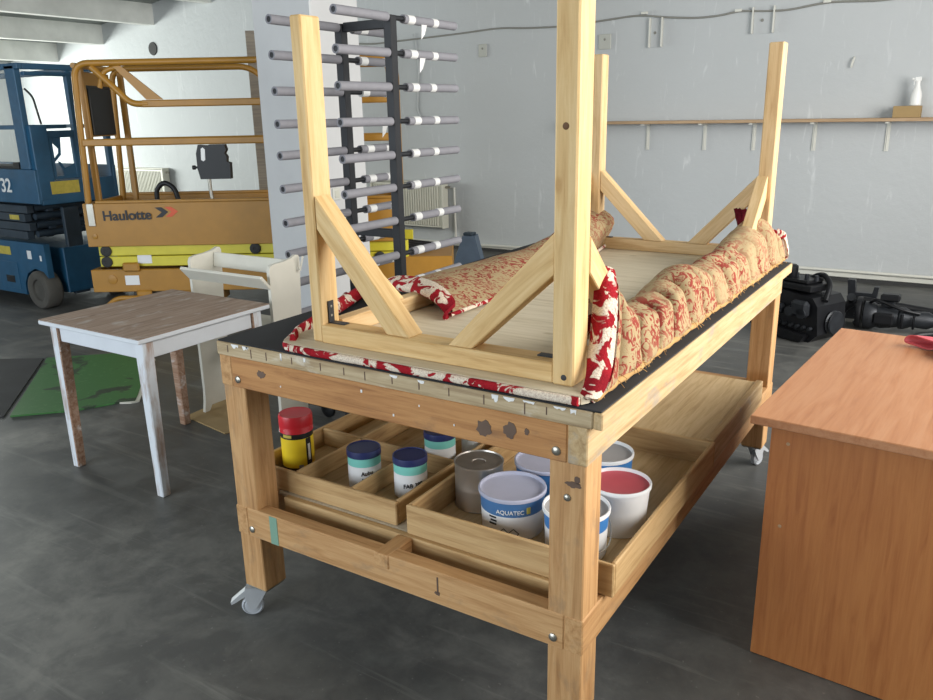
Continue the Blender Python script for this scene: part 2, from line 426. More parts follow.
for i in range(10):
    x = -10.72+1.2*i; z = roof_z(x)
    bm = bmesh.new(); add_prism(bm, [(x-.07,z-.26),(x+.07,z-.26+.0),(x+.07,z+.02),(x-.07,z)], (0,YF,0), (1,0,0), (0,0,1), (0,YB-YF,0))
    struct(mesh_obj('ceiling_beam', bm, 'beam'))
# white foot strip with a dark tar line along the back wall
struct(box('baseboard_back', (XL,YB-.02,.035), (XR,YB,.075), 'plastic_white', bev=.004))
struct(box('trim_1', (XL,YB-.012,0), (XR,YB,.034), 'dark_rubber', bev=0))
# free-standing square column with a light switch
struct(box('column', (-2.55,2.68,0), (-2.02,3.16,roof_z(-2.3)+.05), 'column', bev=.008))
sw = thing('light_switch', 'small cream light switch on the white column', 'switch', (-2.02,2.81,.985))
box('plate', (-2.02,2.772,.945), (-2.008,2.85,1.03), 'plastic_white', sw, .003)
box('rocker', (-2.009,2.79,.962), (-2.002,2.832,1.012), 'radiator', sw, .002)

# ------------------------------------------------------------------ workbench
W, Ld, H = 1.139, 1.945, .90
wb = thing('workbench', 'big rolling pine workbench with a black felt top and open lower shelf', 'workbench', (.57,.97,0))
a = .09
legs = {}
for (x0, y0) in ((0,0), (W-a,0), (0,Ld-a), (W-a,Ld-a)):
    legs[(x0,y0)] = plank('leg', (x0+.001,y0+.001,.108), (x0+a-.001,y0+a-.001,.862), 'bench', wb, .003)
# tabletop: edged slab and felt
tt = plank('tabletop', (.0125,.0205,.863), (1.1515,1.939,.899), 'ply', wb, .002)
plank('edge_strip', (-.007,-.003,.860), (1.1515,.02,.8995), 'edge', wb)
plank('edge_strip', (1.152,-.002,.861), (1.1735,1.941,.8995), 'edge_side', wb)
plank('edge_strip', (-.009,.0205,.862), (.012,1.941,.8995), 'edge_side', wb)
bm = bmesh.new(); add_box(bm, (-.004,.002,.8996), (1.169,1.938,.9035), .001)
mesh_obj('felt_top', bm, 'black_mat', wb)
def bolt(o, n, parent, r=.011):
    o = Vector(o); n = Vector(n); bm = bmesh.new()
    add_lathe(bm, [(r,0),(r*.95,.003),(r*.6,.0055),(0,.0065)], seg=14)
    q = Vector((0,0,1)).rotation_difference(n).to_matrix().to_4x4()
    bmesh.ops.transform(bm, matrix=Matrix.Translation(o) @ q, verts=bm.verts[:]); return mesh_obj('bolt', bm, 'bolt', parent)
fr = plank('end_rail', (.046,-.002,.770), (W-.046,.045,.8615), 'bench_rail', wb)
for x in (.069, 1.068): bolt((x,-.002,.795), (0,-1,0), fr)
# dark burn marks and a split on the front rail
es = [o for o in wb.children if o.name.startswith('edge_strip')][0]
rnd = random.Random(12)
for k in range(13):     # joints and cracks in the stained edging
    x = .04+k*.085+rnd.uniform(-.02,.02); box('crack', (x,-.0042,.866+rnd.random()*.01), (x+.0022,-.0025,.893), 'stain_dark', es, 0)
for x, w, h in ((.055,.03,.012),(.10,.022,.016),(.115,.01,.008),(.615,.025,.01),(.70,.02,.008),(.905,.018,.022),(.935,.03,.012),(.985,.03,.007),(1.06,.03,.008),(1.10,.014,.014),(.33,.008,.02),(.245,.006,.022)):
    n = 5; pts = [(0,0),(w,0)]+[(w*(1-(q+.5)/n), -h*(.35+.65*rnd.random())) for q in range(n)]
    prism('paint_drip', pts, (x,-.0028,.8985), (1,0,0), (0,0,1), (0,-.0012,0), 'bottle', es)
for x, z, w in ((.235,.80,.003),(.52,.835,.005),(.62,.79,.004),(.70,.83,.003),(.80,.80,.003)):
    box('paint_drip', (x,-.0035,z), (x+w,-.0021,z+w*1.6), 'bottle', fr, 0)
def blot(c, rx, rz, seed, m, parent, nrm='Y'):
    rnd = random.Random(seed); bm = bmesh.new(); pts = []
    for k in range(18):
        an = 2*PI*k/18; q = .72+.4*rnd.random(); pts.append((rx*q*math.cos(an), rz*q*math.sin(an)))
    add_prism(bm, pts, c, (1,0,0) if nrm == 'Y' else (0,1,0), (0,0,1), (0,-.0012,0) if nrm == 'Y' else (.0012,0,0))
    return mesh_obj('paint_stain', bm, m, parent)
blot((.884,-.002,.812), .021, .022, 3, 'stain_dark', fr); blot((.952,-.002,.818), .017, .021, 5, 'stain_dark', fr)
blot((.995,-.002,.825), .006, .009, 6, 'stain_dark', fr)
blot((.165,-.002,.825), .018, .012, 8, 'stain_dark', fr)
plank('end_rail', (.046,Ld-.045,.770), (W-.046,Ld+.002,.8615), 'bench', wb)
plank('side_rail', (W-.045,-.0015,.770), (W+.002,Ld+.001,.8615), 'edge_side', wb)
plank('side_rail', (-.002,-.0015,.770), (.045,Ld+.001,.8615), 'bench', wb)
lr = plank('lower_rail', (.046,-.002,.2915), (W-.046,.045,.3855), 'bench', wb)
for x in (.062, 1.066): bolt((x,-.002,.318), (0,-1,0), lr)
box('paint_stain', (.139,-.0035,.2935), (.170,-.0015,.3835), 'stain_green', lr, .0005)
box('paint_stain', (.735,-.0032,.325), (.740,-.0015,.372), 'stain_dark', lr, .0005); blot((.737,-.002,.325), .010, .006, 31, 'stain_dark', lr)
plank('lower_rail', (.046,Ld-.045,.2915), (W-.046,Ld+.002,.3855), 'bench', wb)
plank('lower_side_rail', (W-.045,-.0015,.2915), (W+.002,Ld+.001,.3855), 'bench', wb)
plank('lower_side_rail', (-.002,-.0015,.2915), (.045,Ld+.001,.3855), 'bench', wb)
plank('spacer_block', (.533,-.006,.345), (.582,.104,.3865), 'bench', wb)
plank('shelf_front_board', (.091,.105,.300), (W-.047,.128,.3855), 'crate', wb)
plank('shelf_panel', (.046,.129,.372), (W-.046,Ld-.092,.3845), 'ply', wb)
lg = legs[(W-a,0)]
blot((1.108,.001,.722), .02, .008, 11, 'stain_dark', lg); blot((1.118,.001,.735), .007, .011, 12, 'stain_dark', lg)
bolt((1.095,.001,.688), (0,-1,0), lg, .009)
for (x0, y0), lgo in legs.items():
    cx, cy = x0+.045, y0+.045
    ang = {(0,0): -2.45, (W-a,0): .6}.get((x0,y0), 1.2)
    d = Vector((math.cos(ang), math.sin(ang), 0)); p = Vector((-d.y, d.x, 0))
    cs = boxes('caster', [((cx-.04,cy-.04,.101),(cx+.04,cy+.04,.107))], 'bolt', wb)
    wc = Vector((cx,cy,.035))+d*.035
    if (x0, y0) == (0,0): wc = Vector((.012,.012,.035))
    bm = bmesh.new()
    for s in (-1, 1):
        add_prism(bm, [(-.010,-.008),(.010,-.010),(.03,.02),(.046,.05),(.034,.066),(-.016,.066),(-.024,.045)], wc+p*(.0155*s)-p*.0015, -d, (0,0,1), p*.003)
    add_prism(bm, [(-.014,0),(.048,0),(.048,.003),(-.014,.003)], wc+Vector((0,0,.064))-p*.017, -d, (0,0,1), p*.034)
    # brake pedal
    add_prism(bm, [(.012,.040),(.05,.016),(.064,.010),(.066,.018),(.04,.040),(.02,.056)], wc-p*.013, d, (0,0,1), p*.026)
    mesh_obj('fork', bm, 'zinc', cs)
    bm = bmesh.new(); add_lathe(bm, [(.012,-.0135),(.022,-.0125),(.024,-.010),(.028,-.010),(.029,-.0125),(.0345,-.008),(.0345,.008),(.029,.0125),(.028,.010),(.024,.010),(.022,.0125),(.012,.0135)], seg=28)
    q = Vector((0,0,1)).rotation_difference(p).to_matrix().to_4x4()
    bmesh.ops.transform(bm, matrix=Matrix.Translation(wc) @ q, verts=bm.verts[:]); mesh_obj('wheel', bm, 'tyre_grey', cs)

# ------------------------------------------------------------------ crates on the lower shelf
def crate(name, label, x0, x1, y0, y1, z0, h, dividers=(), t=.013, extra=None, group=None):
    r = thing(name, label, 'crate', ((x0+x1)/2,(y0+y1)/2,z0), group)
    plank('front_board', (x0,y0,z0), (x1,y0+t,z0+h), 'crate', r); plank('back_board', (x0,y1-t,z0), (x1,y1,z0+h), 'crate', r)
    for x in (x0, x1-t): plank('side_board', (x,y0+t+.0005,z0), (x+t,y1-t-.0005,z0+h), 'crate', r)
    plank('bottom', (x0+t+.0005,y0+t+.0005,z0+.001), (x1-t-.0005,y1-t-.0005,z0+.009), 'plybox', r)
    for d in dividers: plank('divider', d[0], d[1], 'crate', r)
    return r
zs = .386
crate('divided_crate', 'low wooden crate with dividers holding navy lidded jars and the red capped tin', -.072, .505, .136, .79, zs, .074,
      [((-.058,.455,zs+.0095),(.491,.467,zs+.073)), ((.106,.150,zs+.0095),(.117,.4545,zs+.073)), ((.326,.150,zs+.0095),(.337,.4545,zs+.073)),
       ((.106,.4675,zs+.0095),(.117,.776,zs+.073)), ((.326,.4675,zs+.0095),(.337,.776,zs+.073))])
crate('paint_crate', 'wide wooden crate holding the metal can and paint buckets', .553, 1.164, .118, .975, zs, .088)
rt = thing('upturned_crate', 'plywood crate lying bottom up behind the paint buckets', 'crate', (.82,1.32,zs))
plank('bottom', (.50,.978,zs+.074), (1.130,1.66,zs+.084), 'plybox', rt)
plank('front_board', (.50,.979,zs), (1.130,.992,zs+.0735), 'crate', rt); plank('back_board', (.50,1.645,zs), (1.130,1.66,zs+.0735), 'crate', rt)
plank('side_board', (.50,.9925,zs), (.513,1.6445,zs+.0735), 'crate', rt); plank('side_board', (1.1305,.979,zs), (1.158,1.66,zs+.092), 'edge_side', rt)

# ------------------------------------------------------------------ tins, jars and buckets
zb = zs+.0095
def vlabel(c, r, ang, z0, z1, half, m, name, parent):
    """curved label patch on a round can: ang = direction it faces, half = half angle"""
    bm = bmesh.new(); n = 10; A = []; B = []
    for i in range(n+1):
        t = ang-half+2*half*i/n
        A.append(bm.verts.new((c[0]+r*math.cos(t), c[1]+r*math.sin(t), z0))); B.append(bm.verts.new((c[0]+r*math.cos(t), c[1]+r*math.sin(t), z1)))
    A2 = [bm.verts.new((c[0]+(v.co.x-c[0])*(1-.002/r), c[1]+(v.co.y-c[1])*(1-.002/r), v.co.z)) for v in A]
    B2 = [bm.verts.new((c[0]+(v.co.x-c[0])*(1-.002/r), c[1]+(v.co.y-c[1])*(1-.002/r), v.co.z)) for v in B]
    for i in range(n):
        bm.faces.new((A[i],A[i+1],B[i+1],B[i])); bm.faces.new((A2[i],B2[i],B2[i+1],A2[i+1]))
        bm.faces.new((A[i],A2[i],A2[i+1],A[i+1])); bm.faces.new((B[i],B[i+1],B2[i+1],B2[i]))
    for i in (0, n): bm.faces.new((A[i],B[i],B2[i],A2[i]))
    return mesh_obj(name, bm, m, parent)
def wrap_text(name, body, size, c, r, ang, z, m, parent, bold=0, squeeze=1.0, vertical=False, tilt=0):
    """text bent round a can, reading along its side, centred on direction ang"""
    cu = bpy.data.curves.new(name, 'FONT'); cu.body = body; cu.size = size; cu.extrude = .0006; cu.offset = bold*size; cu.align_x = 'CENTER'
    tmp = bpy.data.objects.new(name, cu); COL.objects.link(tmp)
    dg = bpy.context.evaluated_depsgraph_get(); me = bpy.data.meshes.new_from_object(tmp.evaluated_get(dg))
    bpy.data.objects.remove(tmp); bpy.data.curves.remove(cu)
    for v in me.vertices:
        x, y, d = v.co.x*squeeze, v.co.y, v.co.z
        if vertical: x, y = -y, x
        y += x*tilt
        t = ang + x/r; R = r+.0012+d
        v.co = (R*math.cos(t), R*math.sin(t), y)
    me.materials.clear(); me.materials.append(M[m])
    o = bpy.data.objects.new(name, me); COL.objects.link(o); put(o, parent, Matrix.Translation((c[0],c[1],z))); return o
camxy = Vector((1.7712,-1.4568))
def to_cam(x, y): return math.atan2(camxy.y-y, camxy.x-x)
# red-capped yellow tin
x, y, r, h = -.002, .275, .054, .194
t = thing('screw_top_tin', 'yellow tin with a red screw cap in the left crate compartment', 'tin', (x,y,zb))
lathe('body', [(r*.93,0),(r*.97,.004),(r*.97,.02),(r*.97,.118),(r*.97,.1185),(r*.97,.138),(r*.85,.140)], ['yellow_label','black_label'], t, (x,y,zb), mis=[1,1,0,0,1,1])
prof = [(r*.9,.135)]
for k in range(5): prof += [(r*1.0,.137+k*.004),(r*.985,.139+k*.004)]
prof += [(r*1.01,.160),(r*1.01,h-.006),(r*.96,h),(r*.8,h-.001),(0,h-.001)]
lathe('cap', prof, 'red_lid', t, (x,y,zb))
ac = to_cam(x, y)
vlabel((x,y), r*.97+.0006, ac+.72, zb+.012, zb+.118, .2, 'black_label', 'label_stripe', t)
vlabel((x,y), r*.97+.0012, ac+.72, zb+.042, zb+.098, .085, 'print_white', 'label_mark', t)
vlabel((x,y), r*.97+.0008, ac+.12, zb+.005, zb+.03, .14, 'foam', 'label_mark', t)
vlabel((x,y), r*.97+.0008, ac-.65, zb+.124, zb+.134, .3, 'sticker', 'label_mark', t)
# navy-lidded jars
def jar(label, x, y, r, h, scrib, parent_group='navy lidded jars in the divided crate'):
    t = thing('paint_jar', label, 'jar', (x,y,zb), parent_group)
    k = h-.022
    lathe('body', [(r*.9,0),(r*.96,.004),(r*.96,k*.74),(r*.96,k*.745),(r*.96,k),(r*.8,k+.002)], ['white_label','teal'], t, (x,y,zb), mis=[0,0,1,1,1])
    lathe('lid', [(r*.9,k-.002),(r*1.0,k),(r*1.0,h-.006),(r*.985,h-.001),(r*.95,h),(r*.91,h-.003),(0,h-.003)], 'navy_lid', t, (x,y,zb))
    for i, (s, dz) in enumerate(scrib):
        wrap_text('handwriting', s, .019, (x,y), r*.96, to_cam(x,y)+.12, zb+k*dz, 'ink', t, .012, .9, tilt=.12)
    return t
jar('white and teal jar with a navy lid beside the red capped tin', .268, .288, .0535, .128, [('Aubu', .5), ('New', .3)])
jar('white and teal jar with a navy lid next to the crate with buckets', .428, .312, .053, .130, [('FAB 380', .38)])
jar('navy lidded jar in the rear crate compartment under the bench rail', .392, .525, .053, .125, [])
t = thing('paint_jar', 'small pale teal jar half hidden behind the rear navy lidded jar', 'jar', (.438,.655,zb))
lathe('body', [(.036,0),(.039,.004),(.039,.085),(.036,.09)], ['white_label'], t, (.438,.655,zb)); lathe('lid', [(.037,.088),(.04,.09),(.04,.105),(.036,.108),(0,.108)], 'teal', t, (.438,.655,zb))
# bare steel can
x, y, r, h = .6410, .364, .0735, .137
t = thing('metal_can', 'unlabelled bare steel can with a dull flat lid', 'can', (x,y,zb))
lathe('body', [(r*.98,0),(r,.003),(r*.97,.007),(r*.97,.06),(r*.975,.063),(r*.97,.066),(r*.97,h-.008),(r,h-.004),(r,h),(r*.96,h+.001),(r*.94,h-.005)], 'steel', t, (x,y,zb), seg=56, open_top=True)
lathe('lid', [(r*.90,h-.012),(r*.938,h-.008),(r*.935,h-.003),(r*.80,h-.005),(r*.3,h-.004),(.021,h-.004),(.019,h-.007),(0,h-.007)], 'steel_dark', t, (x,y,zb), seg=56)
# paint buckets
def bucket(label, x, y, r, h, body_mats, mis_split, lid, rim, group='paint buckets in the paint crate', handle_ang=None, taper=.9):
    t = thing('paint_bucket', label, 'bucket', (x,y,zb), group)
    s = mis_split
    lathe('body', [(r*taper*.97,0),(r*taper,.004),(r*(taper+(1-taper)*.5*s),h*s),(r*(taper+(1-taper)*.5*s)+.0001,h*s+.0005),(r*.955,h-.012),(r*.94,h-.012)], body_mats, t, (x,y,zb), seg=52, mis=[0,0,1,1,1], open_top=True)
    lathe('rim', [(r*.945,h-.013),(r*1.0,h-.011),(r*1.005,h-.004),(r*.99,h),(r*.955,h),(r*.935,h-.008),(r*.93,h-.0145),(r*.945,h-.013)], rim, t, (x,y,zb), seg=52, open_top=True)
    lathe('lid', [(r*.90,h-.020),(r*.932,h-.016),(r*.932,h-.009),(r*.86,h-.012),(0,h-.011)], lid, t, (x,y,zb), seg=52)
    if handle_ang is not None:
        pts = []
        for k in range(17):
            an = PI*k/16; q = Vector((math.cos(handle_ang), math.sin(handle_ang), 0)); w = Vector((-q.y, q.x, 0))
            pts.append(Vector((x,y,zb+h-.02)) + w*math.cos(an)*r*1.01 + q*math.sin(an)*r*(.2+.86) *(1 if True else 0) + Vector((0,0,-.075*math.sin(an))))
        tube('handle', pts, .002, 'bolt', t, 6)
    return t
x, y, r, h = .797, .286, .094, .127
b = bucket('blue and white paint bucket lettered AQUATEC beside the steel can', x, y, r, h, ['white_label','aqua_navy'], .58, 'lavender', 'lavender')
ac = to_cam(x, y)
wrap_text('lettering', 'AQUATEC', .0165, (x,y), r*.945, ac-.08, zb+.083, 'print_white', b, 0, 1.0)
for k in (-.18, .12):
    q = [(-.014,0),(0,-.014),(.014,0),(0,.014)]
    bm = bmesh.new()
    for i in range(4):
        p0, p1 = q[i], q[(i+1)%4]
        pts = []
        for s in range(5):
            u = p0[0]+(p1[0]-p0[0])*s/4; v = p0[1]+(p1[1]-p0[1])*s/4; an = ac+k-.1+u/r*1.15
            R = r*(.925)+.0012; pts.append((x+R*math.cos(an), y+R*math.sin(an), zb+.026+v))
        add_tube(bm, pts, .0011, 5)
    mesh_obj('hazard_mark', bm, 'chev_red' if False else 'ink', b)
for k in range(3): vlabel((x,y), r*.9395+.001*k*0, ac-.66+.03*(k%2), zb+.066-.010*k, zb+.0705-.010*k, .13-.02*(k%2), 'ink', 'print_line', b)
vlabel((x,y), r*.962, ac+.50, zb+.082, zb+.100, .06, 'sticker', 'label_mark', b)
bucket('blue paint bucket with a lavender lid behind the lettered bucket', .797, .492, .095, .126, ['aqua_blue','aqua_blue'], .4, 'lavender', 'lavender')
bucket('white and blue paint bucket partly behind the front right bench leg', 1.000, .262, .0885, .132, ['bucket_white','aqua_blue'], .62, 'grey_lid', 'bucket_white', handle_ang=-.4)
b = bucket('bright blue paint bucket with a grey lid behind the red lidded bucket', .925, .625, .088, .13, ['aqua_blue','aqua_blue'], .4, 'grey_lid', 'bucket_white')
vlabel((.925,.625), .0855, to_cam(.925,.625)+.75, zb+.065, zb+.09, .12, 'ink', 'label_mark', b)
bucket('white plastic bucket with a rose red lid', 1.047, .440, .087, .138, ['bucket_white','bucket_white'], .5, 'rose_lid', 'bucket_white', taper=.86)

# ------------------------------------------------------------------ the upturned table on the bench
ut = thing('upturned_table', 'pale pine table frame standing upside down with a red and cream rug tacked on', 'table', (.7,.97,.9035))
zt = .925
# its plywood top lies on the bench
poly = [(.262,.012),(1.118,.012),(1.128,.03),(1.128,1.925),(.215,1.925),(.215,.075),(.222,.04),(.238,.02)]
bm = bmesh.new(); add_prism(bm, poly, (0,0,.9065), (1,0,0), (0,1,0), (0,0,zt-.9065))
mesh_obj('plywood_top', bm, 'ply', ut)
L1 = (.306,.342,.064,.136); L2 = (1.027,1.079,.054,.128); L3 = (.330,.384,1.80,1.865); L4 = (1.042,1.096,1.80,1.865)
tops = {0: 1.742, 1: 1.745, 2: 1.732, 3: 1.738}
for i, (x0, x1, y0, y1) in enumerate((L1, L2, L3, L4)):
    lo = plank('leg', (x0,y0,zt+.0005), (x1,y1,tops[i]), 'pine' if i < 2 else 'pine_rear', ut, .004)
    if i == 1:
        for (px, pz) in ((1.052, 1.478),): lathe('knot', [(.0,-.0012),(.006,-.001),(.0075,.0)], 'knot', lo, (px,y0-.0002,pz), 14, 'Y')
        lathe('screw', [(0,-.0015),(.0065,-.001),(.007,.0)], 'black_metal', lo, (1.056,y0-.0002,.945), 14, 'Y')
zr = .973
plank('rail', (.3425,.060,zt+.0005), (1.0265,.126,zr), 'pine', ut)
plank('rail', (.3845,1.812,zt+.0005), (1.0415,1.86,zr), 'pine_rear', ut)
plank('rail', (.308,.1365,zt+.0005), (.350,1.7995,zr), 'pine_rear', ut)
plank('rail', (1.034,.1285,zt+.0005), (1.083,1.7995,zr), 'pine_rear', ut)
def brace(p, q, w, h, m, up):
    """45 degree strut with both ends cut on the skew"""
    return beam('brace', p, q, w, h, m, ut, up, cut=(-1.0 if False else 0, 0))
def strut(poly, y0, y1, m, axis='x'):
    """strut drawn as its side outline (long edge first) and given its width; grain follows the long edge"""
    A = Vector(poly[0]); B = Vector(poly[1]); ex = (B-A).normalized(); L = (B-A).length
    if axis == 'x': X = Vector((ex.x,0,ex.y)); Yv = Vector((0,1,0)); O = Vector((A.x,y0,A.y))
    else: X = Vector((0,ex.x,ex.y)); Yv = Vector((1,0,0)); O = Vector((y0,A.x,A.y))
    Z = X.cross(Yv)
    Wm = Matrix(((X.x,Yv.x,Z.x,O.x),(X.y,Yv.y,Z.y,O.y),(X.z,Yv.z,Z.z,O.z),(0,0,0,1)))
    inv = Wm.inverted(); bm = bmesh.new(); f0 = []; f1 = []
    for p in poly:
        P3 = Vector((p[0],y0,p[1])) if axis == 'x' else Vector((y0,p[0],p[1]))
        l = inv @ P3; f0.append(bm.verts.new(l)); f1.append(bm.verts.new(l+Vector((0,y1-y0,0))))
    n = len(poly); bm.faces.new(f0); bm.faces.new(f1[::-1])
    for i in range(n): bm.faces.new((f0[i], f1[i], f1[(i+1)%n], f0[(i+1)%n]))
    bmesh.ops.recalc_face_normals(bm, faces=bm.faces[:])
    bmesh.ops.bevel(bm, geom=bm.edges[:], offset=.0025, segments=1, affect='EDGES')
    return mesh_obj('brace', bm, m, ut, Wm)
z0, e = zr+.0005, .0005
strut([(.343,1.313),(.628,z0),(.556,z0),(.343,1.228)], .068, .128, 'pine')
strut([(1.0265,1.170),(.812,z0),(.745,z0),(1.0265,1.262)], .062, .118, 'pine')
strut([(.3845,1.262),(.672,z0),(.592,z0),(.3845,1.178)], 1.806, 1.856, 'pine_rear')
strut([(1.0415,1.172),(.855,z0),(.777,z0),(1.0415,1.256)], 1.806, 1.856, 'pine_rear')
for (x0, x1) in ((.31,.348), (1.038,1.080)):
    strut([(.1365 if x0 < .5 else .1285,1.250),(.425,z0),(.345,z0),(.1365 if x0 < .5 else .1285,1.168)], x0, x1, 'pine', 'y')
    strut([(1.7995,1.170),(1.592,z0),(1.512,z0),(1.7995,1.256)], x0, x1, 'pine_rear', 'y')
def bracket(x, y0, y1, flip=1):
    bk = boxes('corner_bracket', [((x,y0,zr+.0005),(x+.003*flip,y1,zr+.06)), ((x,y0,zr+.0005),(x+.055*flip,y1,zr+.0035))], 'black_metal', ut, .0006) if flip > 0 else \
         boxes('corner_bracket', [((x-.003,y0,zr+.0005),(x,y1,zr+.06)), ((x-.055,y0,zr+.0005),(x,y1,zr+.0035))], 'black_metal', ut, .0006)
    for k in (.02, .045):
        lathe('screw', [(.0035,.0),(.0035,.0008),(0,.001)], 'bolt', bk, (x+(.003 if flip > 0 else -.003),(y0+y1)/2,zr+k), 10, 'X')
bracket(.3425, .090, .112); bracket(.3850, 1.818, 1.838); bracket(1.0262, .09, .112, -1)
for (px, py, pz) in ((.375,.0675,1.262),(.56,.0675,1.005)):
    pass
# rug: rolled edge along the front, flaps turned in on the two long sides
def wob(p, s=9, amp=.006): return noise.noise(Vector(p)*s)*amp
pts = [(-.02+.0,.58,.9165),(.06,.43,.9155),(.125,.275,.9155),(.165,.165,.9155),(.205,.08,.9155),(.235,.03,.9152),(.265,.008,.9152)]
pts = round_path(pts, .05, 4)
pts2 = [(.265+i*(1.115-.265)/40, .005+wob((i*.1,0,0),3,.003), .9148) for i in range(1, 41)]
tube('rug_edge', pts+pts2, .0098, 'rug_face', ut, 10)
def strip_left(u, v):       # plush border lying on the felt at the front left
    p = [(-.03,.66),(.02,.53),(.09,.36),(.15,.22),(.20,.10),(.25,.035)]
    k = u*(len(p)-1); i = min(int(k), len(p)-2); f = k-i
    x = p[i][0]*(1-f)+p[i+1][0]*f; y = p[i][1]*(1-f)+p[i+1][1]*f; wd = .055*(1-.75*u)
    return (x+v*wd*.9, y+v*wd*.45, .911+.026*math.sin(PI*min(1,v*1.1))+wob((x,y,v),11,.004)+.003)
sheet('rug_border', strip_left, 30, 8, .008, [M['rug_face']], ut)
def lerp(a, b, t): return a+(b-a)*t
def interp(tab, y):
    if y <= tab[0][0]: return tab[0][1]
    for (a, p), (b, q) in zip(tab, tab[1:]):
        if y <= b: return lerp(p, q, (y-a)/(b-a))
    return tab[-1][1]
def bez(pl, v):
    k = v*(len(pl)-1); i = min(int(k), len(pl)-2); f = k-i
    P = lambda j: Vector(pl[max(0,min(len(pl)-1,j))])
    a0, a1, a2, a3 = P(i-1), P(i), P(i+1), P(i+2)
    return .5*((2*a1)+(a2-a0)*f+(2*a0-5*a1+4*a2-a3)*f*f+(3*a1-a0-3*a2+a3)*f**3)
def flap_right(u, v):
    yb = lerp(.035, 1.955, u); y = yb + (1-u)**3*.24*min(1, v/.55)     # near edge runs back as it climbs
    if u > .9: y -= (u-.9)*.6*v
    zr_ = interp([(0,1.125),(.06,1.11),(.13,1.06),(.24,1.025),(.42,1.02),(.6,1.035),(.78,1.065),(.95,1.03),(1.3,1.03),(1.5,1.06),(1.72,1.09),(1.85,1.06),(1.96,.98)], yb)
    xo = 1.134+wob((0,yb,0),5,.008)
    pl = [(xo,.9085),(xo+.004,.925),(1.128,.955),(1.112,lerp(.955,zr_,.62)),(1.085,zr_-.012),(1.052,zr_),(1.012,zr_-.018),(.985,zr_-.06),(.972,max(.945,zr_-.11))]
    p = bez(pl, v)
    ph = yb*44+v*4.5+2.4*noise.noise(Vector((yb*3,v*1.5,4)))
    dep = .75+.45*math.sin(math.floor(ph/PI)*2.4+1)
    fold = (.010-.062*dep*(1-abs(math.sin(ph/2)))**3.0)*math.sin(PI*min(1,max(0,(v-.06)/.86)))**.6
    q = noise.noise(Vector((yb*9, v*4, 1)))*.014*math.sin(PI*min(1,max(0,(v-.08)/.9)))
    x = p[0]+(fold+q)*.8*(1 if v < .62 else -.4); z = max(p[1]+(fold+q)*.6, .9085)
    return (x, y, z)
fl = sheet('rug_flap', flap_right, 300, 32, .009, [M['rug_back'], M['rug_face']], ut)
def plush_corner(u, v):     # near corner of the flap turned over so that the pile shows
    base = flap_right(0, .05+.58*u); b = Vector(base)
    tip = Vector((0,0,0))
    wd = .052*(1-.15*u)*(.55+.75*math.sin(PI*min(1,u*.8+.12)))
    d = Vector((-.74,-.30,.12))*wd
    bulge = Vector((.25,-.8,.1))*.024*math.sin(PI*v)
    p = b + d*v + bulge + Vector((.004,-.012,.002))
    if u > .9: p.z += 0
    p.z = max(p.z + u*.03, .912); p.x += -.006*u
    return p
sheet('rug_corner', plush_corner, 30, 12, .010, [M['rug_face']], ut)
def plush_end(u, v):        # far end of the flap: torn plush edge standing up
    b = Vector(flap_right(.985, .06+.6*u))
    p = b + Vector((.012*v, .016+.012*math.sin(PI*v), .03*math.sin(PI*v)+wob((u*3,v,9),6,.01)))
    p.z = max(p.z, .913); return p
sheet('rug_corner', plush_end, 24, 6, .010, [M['rug_face']], ut)
def torn_tip(u, v):     # dark torn corner of pile standing up beside the rear right leg
    a = Vector((1.015,1.70,.985)); b = Vector((1.03,1.79,1.02)); c = Vector((.965,1.775,1.125)); d = Vector((1.03,1.79,1.122))
    p = (a*(1-u)+b*u)*(1-v)+(c*(1-u)+d*u)*v
    return p+Vector((.012*math.sin(PI*v), -.015*math.sin(PI*v), wob((u*4,v*4,3),5,.014)))
sheet('rug_corner', torn_tip, 12, 10, .008, [M['rug_dark']], ut)
# loose yarn ends along the cut edge
bm = bmesh.new(); rnd = random.Random(4)
for i in range(120):
    y = rnd.uniform(.05,1.93); x = 1.134+wob((0,y,0),5,.008); p = Vector((x, y, .918+rnd.random()*.02)); pts = [p]; d = Vector((rnd.uniform(.1,1), rnd.uniform(-1,1), rnd.uniform(-.4,.5))).normalized()
    for k in range(4):
        d = (d+Vector((rnd.uniform(-.5,.5), rnd.uniform(-.5,.5), -.35))).normalized(); p = p+d*rnd.uniform(.004,.010)
        p = Vector((min(p.x,1.165), p.y, max(p.z,.9052))); pts.append(p)
    add_tube(bm, pts, .0009, 4)
tag(mesh_obj('yarn_fringe', bm, 'yarn', ut), kind='stuff')
def edge_pt(u): # rough rope of threads on the cut edge
    y = lerp(.04,1.95,u); return (1.136+wob((0,y,0),5,.008), y, .9158)
tube('cut_edge', [edge_pt(i/90) for i in range(91)], lambda t: .0092+.0016*math.sin(t*160), 'yarn', ut, 8)
def flap_left(u, v):
    yb = lerp(.44, 1.86, u)
    xo = interp([(.44,.10),(.7,.11),(1.2,.15),(1.86,.17)], yb); y = yb+(1-u)**2*.20*(1-v)
    zr_ = interp([(.44,.986),(.8,.986),(1.2,.988),(1.5,1.01),(1.7,1.07),(1.86,1.09)], yb)
    xi = interp([(.44,.50),(1.1,.515),(1.5,.47),(1.86,.40)], yb)
    pl = [(xo,.912),(xo+.012,.94),(xo+.09,.972),(.30,zr_),(.365,zr_),(.43,lerp(zr_,.945,.35)),(xi-.012,.944),(xi,.936)]
    p = bez(pl, v); w = noise.noise(Vector((yb*5, v*3, 7)))*.010*math.sin(PI*v)
    lip = .0
    if u < .06: lip = (1-u/.06)**2*.02
    return (p[0], y, max(p[1]+w-lip*.0, .912))
sheet('rug_flap', flap_left, 80, 26, .009, [M['rug_face'], M['rug_back']], ut)
